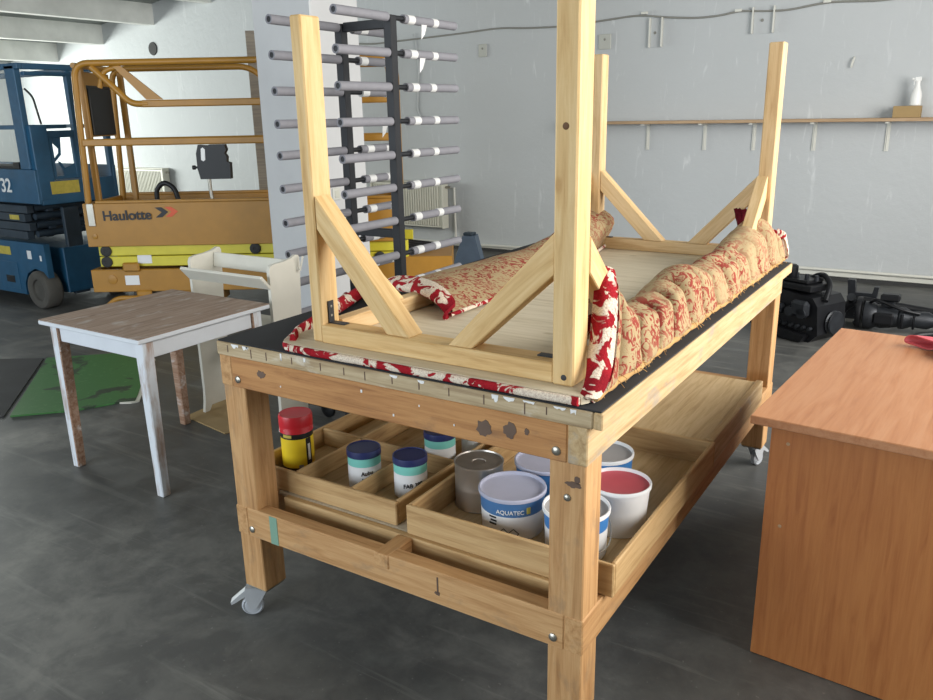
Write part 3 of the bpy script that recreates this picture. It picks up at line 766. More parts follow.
def left_plush(u, v):       # curled near end of the left flap
    b = Vector(flap_left(0, .05+.95*u)); b2 = Vector((0,-.03*math.sin(PI*v)-.004,.0))
    return b + b2 + Vector((0,-.012+.035*v,-.020+.038*v+.004))
sheet('rug_corner', lambda u, v: (lambda p: (p.x, p.y, max(p.z,.9125 if p.x < .21 else .931)))(left_plush(u, v)), 40, 8, .009, [M['rug_face']], ut)
tube('rug_edge', [Vector(flap_left(i/50, 1))+Vector((.003,0,.001)) for i in range(51)], .0065, 'rug_face', ut, 8)
# rolled far end of the left flap beside the rear left leg
bm = bmesh.new(); n = 60
def roll(u, v):
    an = u*3.4*PI; R = .018+.042*u; c = (.345,1.76,1.02)
    return (c[0]+R*math.cos(an), lerp(1.58,1.74,v)+wob((u,v,2),3,.01), c[2]+R*1.15*math.sin(an))
sheet('rug_roll', roll, 60, 8, .008, [M['rug_face'], M['rug_back']], ut)
# small hardware lying on the plywood
nut = lathe('wing_nut', [(.006,0),(.008,.002),(.006,.008),(0,.010)], 'steel', None, (.985,.155,zt+.0005), 12); tag(nut, 'tiny metal nut on the plywood beside the front right upturned leg', 'nut')

# ------------------------------------------------------------------ scraped white table
tb = thing('side_table', 'small square white table with a scraped brown top', 'table', (-1.23,.69,0))
tx0, tx1, ty0, ty1, tz = -1.572, -.893, .352, 1.045, .69
plank('tabletop', (tx0,ty0,tz-.0005), (tx1,ty1,tz+.003), 'tabletop', tb, .001)
box('top_edge', (tx0-.001,ty0-.001,tz-.019), (tx1+.001,ty1+.001,tz-.001), 'tablewhite', tb, .003)
lx0, lx1, ly0, ly1 = -1.546, -.914, .382, 1.01
for (sx, sy, X, Y) in ((1,1,lx0,ly0), (-1,1,lx1,ly0), (1,-1,lx0,ly1), (-1,-1,lx1,ly1)):
    w0, w1 = .052, .040
    bm = bmesh.new(); vs = []
    for z, w in ((0,w1),(tz-.02,w0)):
        vs.append([bm.verts.new(p) for p in ((X,Y,z),(X+sx*w,Y,z),(X+sx*w,Y+sy*w,z),(X,Y+sy*w,z))])
    bm.faces.new(vs[0]); bm.faces.new(vs[1])
    for k in range(4): bm.faces.new((vs[0][k],vs[0][(k+1)%4],vs[1][(k+1)%4],vs[1][k]))
    bmesh.ops.recalc_face_normals(bm, faces=bm.faces[:])
    bmesh.ops.bevel(bm, geom=bm.edges[:], offset=.004, segments=1, affect='EDGES')
    # outer faces keep paint, inner faces are scraped bare
    bm.normal_update()
    for f in bm.faces:
        if (f.normal.x*sx > .5) or (f.normal.y*sy > .5): f.material_index = 1
    mesh_obj('leg', bm, ['tablepaint','tablebare'], tb)
az0, az1 = tz-.095, tz-.020
box('apron', (lx0+.053,ly0+.012,az0), (lx1-.053,ly0+.032,az1), 'tablewhite', tb); box('apron', (lx0+.053,ly1-.032,az0), (lx1-.053,ly1-.012,az1), 'tablewhite', tb)
box('apron', (lx1-.032,ly0+.053,az0), (lx1-.012,ly1-.053,az1), 'tablewhite', tb); box('apron', (lx0+.012,ly0+.053,az0), (lx0+.032,ly1-.053,az1), 'tablewhite', tb)

# ------------------------------------------------------------------ white shelf stand
st = thing('display_stand', 'tall white laminate stand with rounded side panels and a slanted ledge', 'stand', (-1.28,1.25,0))
def side_poly():
    return [(1.135,.0),(1.165,.0),(1.185,.03),(1.30,.03),(1.315,.0),(1.345,.0),(1.335,.06),(1.335,.50),(1.352,.78),(1.355,.838),(1.347,.855),(1.330,.858),(1.30,.846),(1.25,.838),(1.18,.834),(1.160,.828),(1.150,.81),(1.150,.12),(1.145,.06)]
for x in (-1.563, -1.005):
    prism('side_panel', side_poly(), (x,0,.008), (0,1,0), (0,0,1), (.018,0,0), 'white_board', st)
beam('ledge', (-1.55,1.118,.765), (-.98,1.118,.765), .085, .016, 'white_board', st, up=(0,.75,.66))
beam('back_board', (-1.5445,1.305,.805), (-1.0055,1.305,.805), .016, .075, 'white_board', st, up=(0,.12,1))
box('shelf', (-1.5445,1.16,.52), (-1.0055,1.33,.538), 'white_board', st); box('back_board', (-1.5445,1.318,.30), (-1.0055,1.333,.36), 'white_board', st)
tube('hook', [(-.985,1.33,.80),(-.97,1.335,.79),(-.95,1.34,.86)], .006, 'white_board', st, 6)

# cardboard under the stand
prism('cardboard_sheet', [(-1.60,1.05),(-1.23,.99),(-1.20,1.10),(-1.30,1.36),(-1.62,1.36)], (0,0,.001), (1,0,0), (0,1,0), (0,0,.006), 'box_card', None)
tag(bpy.data.objects['cardboard_sheet'], 'brown cardboard sheet on the floor under the white display stand', 'cardboard')
gs = thing('floor_panel', 'worn green painted panel lying on the dark floor', 'panel', (-2.6,1.1,0))
prism('panel', [(-2.423,.575),(-2.20,.80),(-2.094,1.006),(-2.036,1.06),(-2.12,1.141),(-2.663,1.62),(-2.86,1.69),(-3.287,1.295)], (0,0,.002), (1,0,0), (0,1,0), (0,0,.010), 'green', gs)
prism('pale_edge', [(-2.09,1.0),(-2.035,1.035),(-2.02,1.075),(-2.63,1.64),(-2.70,1.60)], (0,0,.001), (1,0,0), (0,1,0), (0,0,.0085), 'white_board', gs)
prism('rubber_sheet', [(-2.46,.56),(-3.32,1.29),(-3.75,1.02),(-3.0,.15)], (0,0,.0005), (1,0,0), (0,1,0), (0,0,.005), 'black_mat', None)
tag(bpy.data.objects['rubber_sheet'], 'black rubber sheet on the floor left of the green panel', 'sheet')

# ------------------------------------------------------------------ drying rack with foam-covered arms
rk = thing('drying_rack', 'black steel rack with two rows of grey foam covered arms', 'rack', (-.93,1.88,0))
X1, X2, YU = -1.092, -.776, 1.885
for X in (X1, X2): box('upright', (X-.024,YU-.024,.012), (X+.024,YU+.024,1.975 if X > -.9 else 1.955), 'black_metal', rk, .003)
for z in (1.915, .885, .16): box('cross_bar', (X1+.025,YU-.014,z), (X2-.025,YU+.014,z+.045), 'black_metal', rk, .003)
for X in (X1, X2): box('foot', (X-.025,1.40,.045), (X+.025,2.32,.095), 'black_metal', rk, .003)
box('base_beam', (X1+.026,1.42,.05), (X2-.026,1.47,.09), 'black_metal', rk, .003)
for cx_, cy_ in ((-.94,1.43), (X1,2.25), (X2,2.25)):
    lathe('caster', [(.012,-.016),(.035,-.014),(.044,-.006),(.044,.006),(.035,.014),(.012,.016)], 'black_plastic', rk, (cx_,cy_,.0445), 24, 'Y')
rows = ((X2, (1.966,1.80,1.64,1.478,1.312,1.147,.98,.80,.634,.47), 1.472, 2.462), (X1, (1.94,1.785,1.625,1.475,1.328,1.17,1.005,.85,.70,.54), 1.385, 2.285))
rnd = random.Random(9)
for X, zs_, ya, yb_ in rows:
    xs = X
    for z in zs_:
        dz = rnd.uniform(-.006,.006)
        arm = tube('arm', [(xs,ya+.004,z),(xs,yb_-.004,z+dz)], .0125, 'black_metal', rk, 10)
        def sl(y0, y1):
            bm = bmesh.new(); k0 = (y0-ya)/(yb_-ya)*dz; k1 = (y1-ya)/(yb_-ya)*dz
            n = 18; R, r_ = .0215, .0135; rg = []
            for yy, kk, R_ in ((y0,k0,r_),(y0,k0,R),(y1,k1,R),(y1,k1,r_)):
                rg.append([bm.verts.new((xs+R_*math.cos(2*PI*q/n), yy, z+kk+R_*math.sin(2*PI*q/n))) for q in range(n)])
            for A_, B_ in zip(rg, rg[1:]+rg[:1]):
                for q in range(n): bm.faces.new((A_[q],A_[(q+1)%n],B_[(q+1)%n],B_[q]))
            return mesh_obj('foam_sleeve', bm, 'foam', arm, sharp=50)
        sl(ya, YU-.026); sl(YU+.105+rnd.uniform(-.02,.03), yb_)
        def tp(y, w):
            bm = bmesh.new(); add_tube(bm, [(xs,y,z+dz*.5),(xs,y+w,z+dz*.5)], .0228, 16)
            return mesh_obj('tape_strip', bm, 'tape', arm)
        tp(YU+.13+rnd.uniform(0,.03), .055); tp(YU+.31+rnd.uniform(0,.05), .045)
        if rnd.random() < .16:
            y = YU+.15+rnd.random()*.2
            prism('loose_tape', [(0,0),(.05,0),(.035,-.05),(.01,-.075)], (xs+.012,y,z-.012), (0,1,0), (.15,0,1), (.0015,0,0), 'tape', arm)

# ------------------------------------------------------------------ ochre scissor lift, standing askew
ex = Vector((.845,.534,0)).normalized(); ey = Vector((-ex.y,ex.x,0)); O = Vector((-3.94,2.164,0))
FR = Matrix(((ex.x,ey.x,0,O.x),(ex.y,ey.y,0,O.y),(0,0,1,0),(0,0,0,1)))
D = .70
lf = thing('scissor_lift', 'ochre and yellow scissor lift lettered Haulotte with raised guard rails', 'lift', (1.3,.43,0))
pf = boxes('platform', [((-.045,0,.575),(2.33,.035,.905)), ((-.045,D-.035,.575),(2.33,D,.905)), ((-.045,.0355,.575),(-.012,D-.0355,.905)), ((2.298,.0355,.575),(2.33,D-.0355,.905)), ((-.04,.036,.60),(2.3,D-.036,.64)),
             ((.06,-.012,.905),(2.33,.03,.925)), ((-.03,D-.03,.905),(2.33,D+.01,.925))], 'lift_orange', lf, .004)
text('lettering', 'Haulotte', .104, face_mat((.098,-.0015,.775),(1,0,.035),(0,0,1)), 'ink', pf, .022, squeeze=1.02)
for k, m in ((.505,'ink'), (.58,'chev_red')):
    prism('chevron', [(0,0),(.05,0),(.1,.038),(.05,.076),(0,.076),(.05,.038)], (k,-.0005,.790+.035*(k-.47)), (1,0,.035), (0,0,1), (0,-.0025,0), m, pf)
box('latch_plate', (-.012,-.012,.735), (.04,-.0005,.905), 'bolt', pf, .003)
lathe('bolt', [(.02,0),(.02,-.006),(.008,-.009),(0,-.009)], 'lift_orange', pf, (.02,0,.655), 16, 'Y')
R = .0235
tube('guard_rail', round_path([(-.02,.03,.60),(.035,.03,1.912),(2.33,.03,1.912),(2.33,.03,.93)], .11, 6), R, 'lift_orange', lf)
tube('guard_rail', round_path([(-.02,D-.03,.60),(.035,D-.03,1.905),(1.17,D-.03,1.905),(1.33,D-.03,1.72),(1.36,D-.03,.93)], .11, 6), R, 'lift_orange', lf)
tube('guard_rail', round_path([(1.45,D-.03,.93),(1.45,D-.03,1.905),(2.33,D-.03,1.905),(2.33,D-.03,.93)], .11, 6), R, 'lift_orange', lf)
box('mid_rail', (.5,.01,1.597), (2.33,.045,1.648), 'lift_orange', lf, .008); tube('rail_link', round_path([(.16,.03,1.885),(.30,.03,1.75),(.42,.03,1.622),(.55,.03,1.622)], .08, 5), R, 'lift_orange', lf)
prism('gusset_plate', [(.325,1.885),(.385,1.885),(.66,1.65),(.54,1.65)], (0,.018,0), (1,0,0), (0,0,1), (0,.018,0), 'lift_orange', lf)
tube('rail_link', round_path([(.20,.04,1.74),(.24,.04,1.86),(.37,.04,1.885)], .06, 5), .019, 'lift_orange', lf)
box('mid_rail', (.02,.006,1.325), (2.33,.045,1.378), 'lift_orange', lf, .008)
box('mid_rail', (.02,D-.045,1.325), (2.33,D-.01,1.37), 'lift_orange', lf, .008)
for (s, t_, z1) in ((.03,.13,1.90), (.10,D-.03,1.88), (1.40,.03,1.6), (2.30,D*.5,1.35)):
    box('rail_post', (s-.022,t_-.02,.60), (s+.022,t_+.02,z1), 'lift_orange', lf, .006)
tube('guard_rail', round_path([(.02,.05,1.90),(.02,D-.05,1.90)], .05, 3), .02, 'lift_orange', lf); tube('guard_rail', [(.0,.05,1.35),(.0,D-.05,1.35)], .018, 'lift_orange', lf)
box('end_panel', (.028,.16,1.39), (.038,.60,1.86), 'lift_orange', lf, .004)
po = boxes('document_pouch', [((.040,.17,1.40),(.056,.56,1.745)), ((.040,.16,1.735),(.05,.57,1.765))], 'black_plastic', lf, .004)
# yellow scissor arms and pins
for z in (.413, .498):
    a_ = box('scissor_arm', (.015,.03,z), (2.42,.09,z+.078), 'lift_yellow', lf, .004)
    for s in ((.075,1.235) if z > .45 else (.07,2.2)):
        lathe('pivot_pin', [(.042,0),(.042,-.012),(.033,-.018),(.014,-.018),(.012,-.013),(0,-.013)], 'dark_rubber', a_, (s,.03,z+.039), 22, 'Y')
    box('scissor_arm', (.015,D-.09,z), (2.42,D-.03,z+.078), 'lift_yellow', lf, .004)
tube('cross_tube', [(.2,.05,.455),(.2,D-.05,.455)], .035, 'lift_orange', lf)
ch = boxes('chassis', [((-.062,.01,.215),(2.0,.05,.392)), ((-.062,D-.05,.215),(2.0,D-.01,.392)), ((-.062,.0505,.225),(-.02,D-.0505,.392)), ((1.95,.02,.215),(2.76,D-.02,.45)), ((0,.06,.23),(1.95,D-.06,.30)), ((.52,.03,.135),(.95,.2,.215))], 'lift_orange', lf, .005)
lathe('bolt', [(.036,0),(.036,-.006),(.016,-.009),(0,-.009)], 'lift_orange', ch, (.10,.01,.315), 20, 'Y')
boxes('sticker', [((.20,.007,.27),(.31,.0095,.345))], 'white_label', ch, 0); boxes('sticker', [((.31,.027,.435),(.42,.0295,.50))], 'white_label', lf, 0)
box('mount_lug', (.20,-.02,.378), (.33,.009,.45), 'lift_orange', ch, .012); box('mount_lug', (.28,-.012,.17), (.40,.008,.23), 'lift_orange', ch, .012)
tube('guard_hoop', round_path([(.03,.0,.10),(.12,-.01,.17),(.52,-.01,.17),(.70,.0,.10)], .08, 5), .02, 'lift_orange', lf)
for s in (.35, 2.3):
    for t_ in (.05, D-.20): lathe('wheel', [(.06,0),(.10,-.004),(.135,.012),(.14,.03),(.14,.12),(.135,.138),(.10,.154),(.06,.15)], 'tyre', lf, (s,t_,.14), 30, 'Y')
for k in range(4):
    tube('hydraulic_hose', round_path([(2.1+k*.05,.2+k*.1,.46),(2.3,.25+k*.1,.50),(2.55+k*.03,.22+k*.1,.462)], .06, 4), .02, 'black_plastic', lf, 8)
# hose that loops above the toe board
tube('hydraulic_hose', round_path([(.38,.40,.64),(.38,.40,.97),(.45,.40,1.03),(.53,.40,.98),(.60,.40,.64)], .07, 6), .02, 'black_plastic', lf)
# control box that hangs on the mid rail
cb = thing('control_box', 'black joystick control box hanging on the ochre guard rail', 'control box', (1.02,-.02,1.06))
prism('body', [(.90,1.075),(1.125,1.075),(1.130,1.19),(1.105,1.20),(1.110,1.235),(1.095,1.26),(1.11,1.285),(1.10,1.324),(1.06,1.324),(.985,1.324),(.975,1.31),(.965,1.318),(.905,1.324),(.885,1.26),(.885,1.15)], (0,-.06,0), (1,0,0), (0,0,1), (0,.062,0), 'black_plastic', cb)
prism('handle', [(.92,1.215),(.935,1.205),(.95,1.215),(.955,1.29),(.94,1.305),(.925,1.295)], (0,-.063,0), (1,0,0), (0,0,1), (0,.0025,0), 'bottle', cb)
lathe('knob', [(0,0),(.016,.0),(.016,.02),(.008,.022),(.008,.045)], 'black_plastic', cb, (.84,-.03,1.16), 12, 'X')
tube('cable_gland', [(.955,-.03,1.074),(.955,-.03,.99),(.96,-.03,.93)], .014, 'bolt', cb)
FR = Matrix.Identity(4)
# tall board behind the lift
FR = Matrix(((ex.x,ey.x,0,-4.29),(ex.y,ey.y,0,4.14),(0,0,1,0),(0,0,0,1)))
bb = box('board', (.075,0,.001), (.80,.022,2.29), 'brown_board', None, .003); tag(bb, 'tall grey brown board standing upright behind the ochre lift', 'board')
FR = Matrix.Identity(4)

# ------------------------------------------------------------------ blue scissor lift
bl = thing('scissor_lift', 'dark blue scissor lift with the white number 32 on its side', 'lift', (-5.7,2.5,0))
bx0, bx1, by0, by1 = -7.0, -4.55, 2.14, 2.86
dk = boxes('platform', [((bx0,by0,.875),(bx1,by0+.03,1.145)), ((bx0,by1-.03,.875),(bx1,by1,1.145)), ((bx1-.03,by0+.0305,.865),(bx1,by1-.0305,1.05)), ((bx0,by0+.0305,.865),(bx0+.03,by1-.0305,1.05)), ((bx0+.0305,by0+.031,.88),(bx1-.031,by1-.031,.92))], 'lift_blue', bl, .004)
text('number', '32', .155, face_mat((-5.075,by0-.002,.962),(1,0,0),(0,0,1)), 'print_white', dk, .02, squeeze=1.02)
box('sticker', (bx1+.0005,2.255,.945), (bx1+.003,2.50,1.045), 'sticker', dk, 0)
boxes('corner_post', [((-4.735,by0,1.146),(-4.60,by0+.05,1.93))], 'lift_blue', bl, .005)
boxes('corner_post', [((-4.62,by0+.02,.90),(bx1+.002,by0+.16,1.485))], 'lift_blue', bl, .006)
for y in (by0+.39, by1-.05): box('gate_post', (bx1-.05,y,.90), (bx1-.005,y+.05,1.93), 'lift_blue', bl, .005)
boxes('guard_rail', [((bx0,by0,1.90),(bx1,by0+.045,1.945)), ((bx0,by1-.045,1.90),(bx1,by1,1.945)), ((bx1-.045,by0+.046,1.90),(bx1-.001,by1-.046,1.945)), ((bx1-.045,by0+.046,1.855),(bx1-.003,by1-.046,1.885))], 'lift_blue', bl, .005)
boxes('mid_rail', [((bx0,by0,1.455),(-4.736,by0+.035,1.485)), ((bx0,by1-.035,1.455),(bx1,by1,1.485)), ((bx1-.04,by0+.161,1.455),(bx1-.006,by0+.334,1.485)), ((bx1-.04,by0+.386,1.455),(bx1-.006,by1-.051,1.485))], 'lift_blue', bl, .004)
for x in (-5.9, -6.95): box('rail_post', (x,by0,1.146),(x+.05,by0+.045,1.9), 'lift_blue', bl, .004); box('rail_post', (x,by1-.045,1.146),(x+.05,by1,1.9), 'lift_blue', bl, .004)
bm = bmesh.new()
for (y0, y1, z0_, z1_) in ((2.302,2.529,1.385,1.44),(2.302,2.33,1.06,1.385),(2.50,2.529,1.06,1.385),(2.33,2.50,1.06,1.085)):
    add_box(bm, (bx1-.03,y0,z0_), (bx1-.004,y1,z1_), .003)
add_prism(bm, [(2.33,1.385),(2.405,1.385),(2.39,1.25),(2.335,1.20),(2.335,1.225),(2.372,1.262),(2.378,1.30),(2.335,1.345)], (bx1-.02,0,0), (0,1,0), (0,0,1), (.012,0,0))
add_prism(bm, [(2.50,1.085),(2.50,1.18),(2.47,1.165),(2.405,1.145),(2.38,1.19),(2.36,1.20),(2.365,1.185),(2.39,1.13),(2.395,1.085)], (bx1-.02,0,0), (0,1,0), (0,0,1), (.012,0,0))
mesh_obj('gate', bm, 'lift_blue', bl)
boxes('toe_box', [((-5.4,by0+.02,1.146),(-4.74,by0+.2,1.17)), ((-4.86,by0+.01,1.146),(-4.78,by0+.1,1.20))], 'black_plastic', bl, .004)
tube('cable', round_path([(-4.60,by0+.06,1.76),(-4.57,by0+.10,1.70),(-4.565,by0+.13,1.49)], .05, 4), .008, 'black_plastic', bl, 6)
for i in range(4):
    z = .575+i*.072; x1 = -4.86+.05*(i%2)
    for y in (by0+.03, by0+.2, by1-.26, by1-.09):  # the two middle rows are added to darken the gaps in the stack
        sa = beam('scissor_arm', (bx0+.1,y+.03,z+(.03 if i%2 else .05)), (x1,y+.03,z+.028), .06, .064, 'lift_dark', bl)
    if i == 2: box('sticker', (-5.08,by0+.027,z+.012), (-4.94,by0+.0295,z+.05), 'sticker', bl, 0)
for i in range(4): tube('cross_tube', [(-4.83,by0+.1,.61+i*.072),(-4.83,by1-.1,.61+i*.072)], .028, 'lift_dark', bl)
box('ladder_plate', (bx1-.10,2.36,.10), (bx1-.06,2.50,.83), 'lift_dark', bl, .006)
for z in (.25,.45,.65): tube('ladder_rung', [(bx1-.08,2.501,z),(bx1-.08,2.78,z)], .014, 'lift_dark', bl)
prism('chassis', [(bx0,.10),(-4.97,.10),(-4.965,.20),(-4.90,.29),(-4.78,.338),(-4.66,.32),(-4.60,.27),(-4.60,.55),(bx0,.55)], (0,by0,0), (1,0,0), (0,0,1), (0,.05,0), 'lift_blue', bl)
boxes('chassis', [((bx0,by0+.0505,.10),(-5.0,by1,.50)), ((-4.9995,by0+.16,.12),(-4.60,by1,.50))], 'lift_blue', bl, .006)
for (x, y) in ((-4.75,by0-.03), (-6.6,by0-.03), (-4.75,by1-.1), (-6.6,by1-.1)):
    wl = lathe('wheel', [(0,.03),(.085,.03),(.09,.012),(.12,.0),(.148,.006),(.16,.022),(.16,.125),(.148,.14),(.12,.145),(.0,.14)], 'tyre', bl, (x,y,.16), 36, 'Y')
boxes('sticker', [((-4.86,by0-.0025,.415),(-4.80,by0-.0005,.485)), ((-4.68,by0-.0025,.41),(-4.655,by0-.0005,.455))], 'white_label', bl, 0)
box('sticker', (-5.33,by0-.0025,.43), (-5.11,by0-.0005,.50), 'sticker', bl, 0)
box('hatch', (-5.33,by0-.004,.14), (-5.04,by0-.0005,.37), 'lift_blue', bl, .003); box('recess', (-5.24,by0-.006,.19), (-5.11,by0-.0045,.25), 'black_plastic', bl, 0)

# ------------------------------------------------------------------ desk
DK = Matrix.Translation((1.395,.617,0)) @ Matrix.Rotation(math.radians(-3.9), 4, 'Z')
FR = DK
de = thing('desk', 'beech laminate desk with solid panel ends at the right', 'desk', (.7,.5,0))
beam('desktop', (.70,-.019,.715), (.70,1.035,.715), 1.504, .024, 'desk', de, bev=.002)
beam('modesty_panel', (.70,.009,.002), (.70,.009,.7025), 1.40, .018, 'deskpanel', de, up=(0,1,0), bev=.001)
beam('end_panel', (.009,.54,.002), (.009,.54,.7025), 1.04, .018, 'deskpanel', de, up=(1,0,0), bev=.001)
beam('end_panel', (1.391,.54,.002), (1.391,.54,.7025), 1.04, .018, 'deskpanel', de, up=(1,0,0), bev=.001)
for z in (.66, .42): lathe('cam_cover', [(0,-.0008),(.004,-.0008),(.005,0)], 'shelfwood', de, (.045,-.0003,z), 12, 'Y')
# red rubber glove on the far edge
FR = DK @ Matrix.Translation((-.115,-.09,0))
gv = thing('rubber_glove', 'crumpled red rubber glove on the far edge of the desk', 'glove', (.42,.98,.728))
def cuff(u, v):
    an = 2*PI*u; w = .050*(1-.25*v); cx, cy = .335+.10*v, .985+.035*v
    return (cx+w*math.cos(an), cy-.35*w*math.cos(an)+.006*math.sin(an), .7315+.016*(1+math.sin(an))*(1-.15*v)+.003*math.sin(3*an+1))
sheet('cuff', cuff, 30, 10, .004, [M['glove']], gv)
def palm(u, v):
    an = 2*PI*u; r = .055*math.sin(PI*min(1,.15+.8*v))+.012
    c = Vector((.41+.10*v, 1.0-.13*v, .731))
    return (c.x+r*.7*math.cos(an), c.y+r*math.cos(an)*.7, c.z+.022*(1+math.sin(an))*(.6+.5*math.sin(PI*v))+abs(noise.noise(Vector((u*4,v*6,0))))*.014)
sheet('palm', palm, 28, 16, .004, [M['glove']], gv)
for k in range(4):
    b0 = Vector((.50+.012*k, .90-.022*k+.03, .741)); d = Vector((.075,-.04-.01*k,.004))
    tube('finger', [b0, b0+d*.5+Vector((0,0,.010)), b0+d*.85+Vector((0,0,.004)), b0+d], lambda t: .0105*(1-.45*t*t), 'glove', gv, 10)
b0 = Vector((.43,.90,.740)); tube('thumb', [b0, b0+Vector((-.0,-.03,.006)), b0+Vector((.015,-.058,.0))], lambda t: .0115*(1-.4*t*t), 'glove', gv, 10)
FR = Matrix.Identity(4)

# ------------------------------------------------------------------ engine parts on the floor
en = thing('engine_block', 'black oily engine block on the floor beyond the bench', 'engine', (.86,4.35,0))
rnd = random.Random(21)
RZ = Matrix.Translation((.86,4.24,0)) @ Matrix.Rotation(-.45, 4, 'Z')
FR = RZ
prism('block', [(-.24,.03),(-.20,.0),(.16,.0),(.22,.06),(.2,.25),(.16,.3),(-.16,.33),(-.22,.26),(-.25,.14)], (0,-.13,0), (1,0,0), (0,0,1), (0,.30,0), 'engine', en)
prism('sump', [(-.27,.07),(-.23,.01),(.14,.01),(.16,.05),(-.2,.1)], (0,-.19,0), (1,0,0), (0,0,1), (0,.42,0), 'engine', en)
boxes('cylinder_head', [((-.20,-.11,.325),(.13,.12,.37)), ((-.16,-.08,.3705),(.08,.09,.395))], 'engine', en, .008)
for k in range(4):
    lathe('intake_port', [(.034,-.05),(.034,0),(.025,0),(.02,.03)], 'engine2', en, (-.15+k*.09,-.14,.20), 16, 'Y')
    tube('injector', [(-.14+k*.075,.0,.39),(-.14+k*.075,.0,.425)], .014, 'engine2', en, 8)
for k in range(9):
    tube('stud', [(-.21+k*.048,-.135,.10),(-.21+k*.048,-.165,.10)], .012, 'engine2', en, 8)
lathe('pulley', [(.03,-.02),(.075,-.02),(.08,-.012),(.066,0),(.08,.012),(.075,.02),(.03,.02)], 'engine2', en, (.235,.02,.13), 26, 'X')
lathe('filter', [(.0,0),(.042,0),(.045,.004),(.045,.075),(.03,.085),(0,.085)], 'engine', en, (-.10,-.02,.395), 20)
tube('pipe', round_path([(-.05,.08,.36),(.06,.10,.43),(.16,.05,.38),(.2,-.05,.28)], .06, 5), .018, 'engine', en)
boxes('alternator', [((.03,-.19,.17),(.16,-.132,.28))], 'engine2', en, .02)
FR = Matrix.Identity(4)
gb = thing('gearbox', 'long dark gearbox and shaft lying on the floor beyond the desk', 'gearbox', (1.6,4.62,0))
bm = bmesh.new(); add_lathe(bm, [(.06,0),(.095,.01),(.098,.05),(.08,.09),(.085,.12),(.066,.22),(.075,.23),(.075,.26),(.055,.30),(.06,.40),(.04,.44),(.038,.55),(.055,.555),(.055,.58),(.0,.58)], (1.20,4.62,.10), 22, 'X'); mesh_obj('housing', bm, 'engine2', gb)
lathe('bell_flange', [(.04,-.03),(.108,-.03),(.112,-.015),(.108,0),(.07,.0)], 'engine', gb, (1.19,4.62,.113), 22, 'X')
box('shifter_tower', (1.31,4.58,.17), (1.39,4.67,.215), 'engine2', gb, .008); box('shifter_cap', (1.30,4.57,.2155), (1.42,4.66,.265), 'engine', gb, .01)
box('side_cover', (1.27,4.52,.06), (1.40,4.56,.14), 'engine', gb, .012)
tube('shaft', [(1.785,4.62,.10),(2.5,4.56,.10)], .022, 'engine', gb, 14)
for k in range(8):
    q = 2*PI*k/8; lathe('bolt', [(.009,0),(.009,-.012),(0,-.013)], 'engine2', gb, (1.159,4.62+.085*math.cos(q),.113+.085*math.sin(q)), 8, 'X')
for k in range(5):
    tube('rib', [(1.24+k*.07,4.545,.05),(1.24+k*.07,4.53,.09),(1.24+k*.07,4.55,.14)], .008, 'engine', gb, 6)
tube('pipe', round_path([(1.24,4.60,.19),(1.27,4.56,.23),(1.45,4.55,.17),(1.55,4.58,.15)], .04, 4), .011, 'engine', gb, 8)
ax = thing('cross_member', 'black oily cross member with an upright bracket behind the gearbox', 'machine part', (1.2,4.9,0))
tube('arm', round_path([(1.02,4.80,.05),(1.12,4.82,.16),(1.45,4.86,.12),(2.0,4.86,.07)], .08, 6), .032, 'engine', ax, 12)
prism('bracket', [(.0,.0),(.15,.0),(.12,.12),(.19,.16),(.20,.25),(.17,.25),(.16,.20),(.05,.20),(.04,.29),(-.01,.29),(.0,.18)], (1.06,4.87,.0), (1,0,0), (0,0,1), (0,.06,0), 'engine2', ax)
tube('stub', [(1.10,4.80,.16),(1.10,4.74,.19)], .03, 'engine2', ax, 12)
ring = [(1.78+.25*math.cos(2*PI*k/28), 4.36+.13*math.sin(2*PI*k/28), .135+.03*math.sin(2*PI*k/28)) for k in range(29)]
bh = tube('rubber_hose', [(p[0],p[1],p[2]-.11) for p in ring], .019, 'black_plastic', None, 10); tag(bh, 'loop of black hose on the floor beside the gearbox', 'hose')

# jack stand
jk = thing('axle_stand', 'blue grey tapered steel stand on the floor by the back wall', 'stand', (-2.40,5.25,0))
prism('body', [(-.16,0),(.16,0),(.075,.34),(-.05,.34)], (-2.42,5.14,.012), (.92,.4,0), (0,0,1), (-.06,.16,0), 'jack_blue', jk)
box('base_plate', (-2.62,5.06,0), (-2.22,5.38,.0115), 'jack_blue', jk, .003); boxes('head', [((-2.49,5.17,.353),(-2.39,5.27,.38))], 'lift_dark', jk, .008)

# ------------------------------------------------------------------ back wall: shelf, brackets, radiators, plates and cable
sf = thing('wall_shelf', 'long thin brown shelf board along the white back wall', 'shelf', (.2,6.2,1.37))
plank('board', (-1.85,6.10,1.380), (2.4,6.299,1.408), 'shelfwood', sf)
for x in (-1.035,-.48,-.03,.485,1.06):
    boxes('bracket', [((x-.016,6.288,1.135),(x+.016,6.2995,1.3795)), ((x-.016,6.12,1.366),(x+.016,6.2875,1.3795)), ((x-.004,6.282,1.15),(x+.004,6.2879,1.365))], 'plastic_white', sf, .001)
bx = box('carton', (1.09,6.12,1.409), (1.29,6.26,1.50), 'box_card', None, .002); tag(bx, 'small brown carton on the wall shelf under a white bottle', 'box')
bt = thing('bottle', 'white plastic bottle with a thin neck standing on the brown carton', 'bottle', (1.24,6.19,1.501))
lathe('body', [(.034,0),(.04,.006),(.04,.07),(.036,.10),(.022,.14),(.017,.16),(.017,.19),(0,.191)], 'bottle', bt, (1.24,6.19,1.501), 24)
boxes('spray_head', [((1.217,6.175,1.688),(1.263,6.205,1.722)), ((1.195,6.182,1.70),(1.2165,6.198,1.716)), ((1.210,6.184,1.66),(1.216,6.196,1.70))], 'bottle', bt, .004)
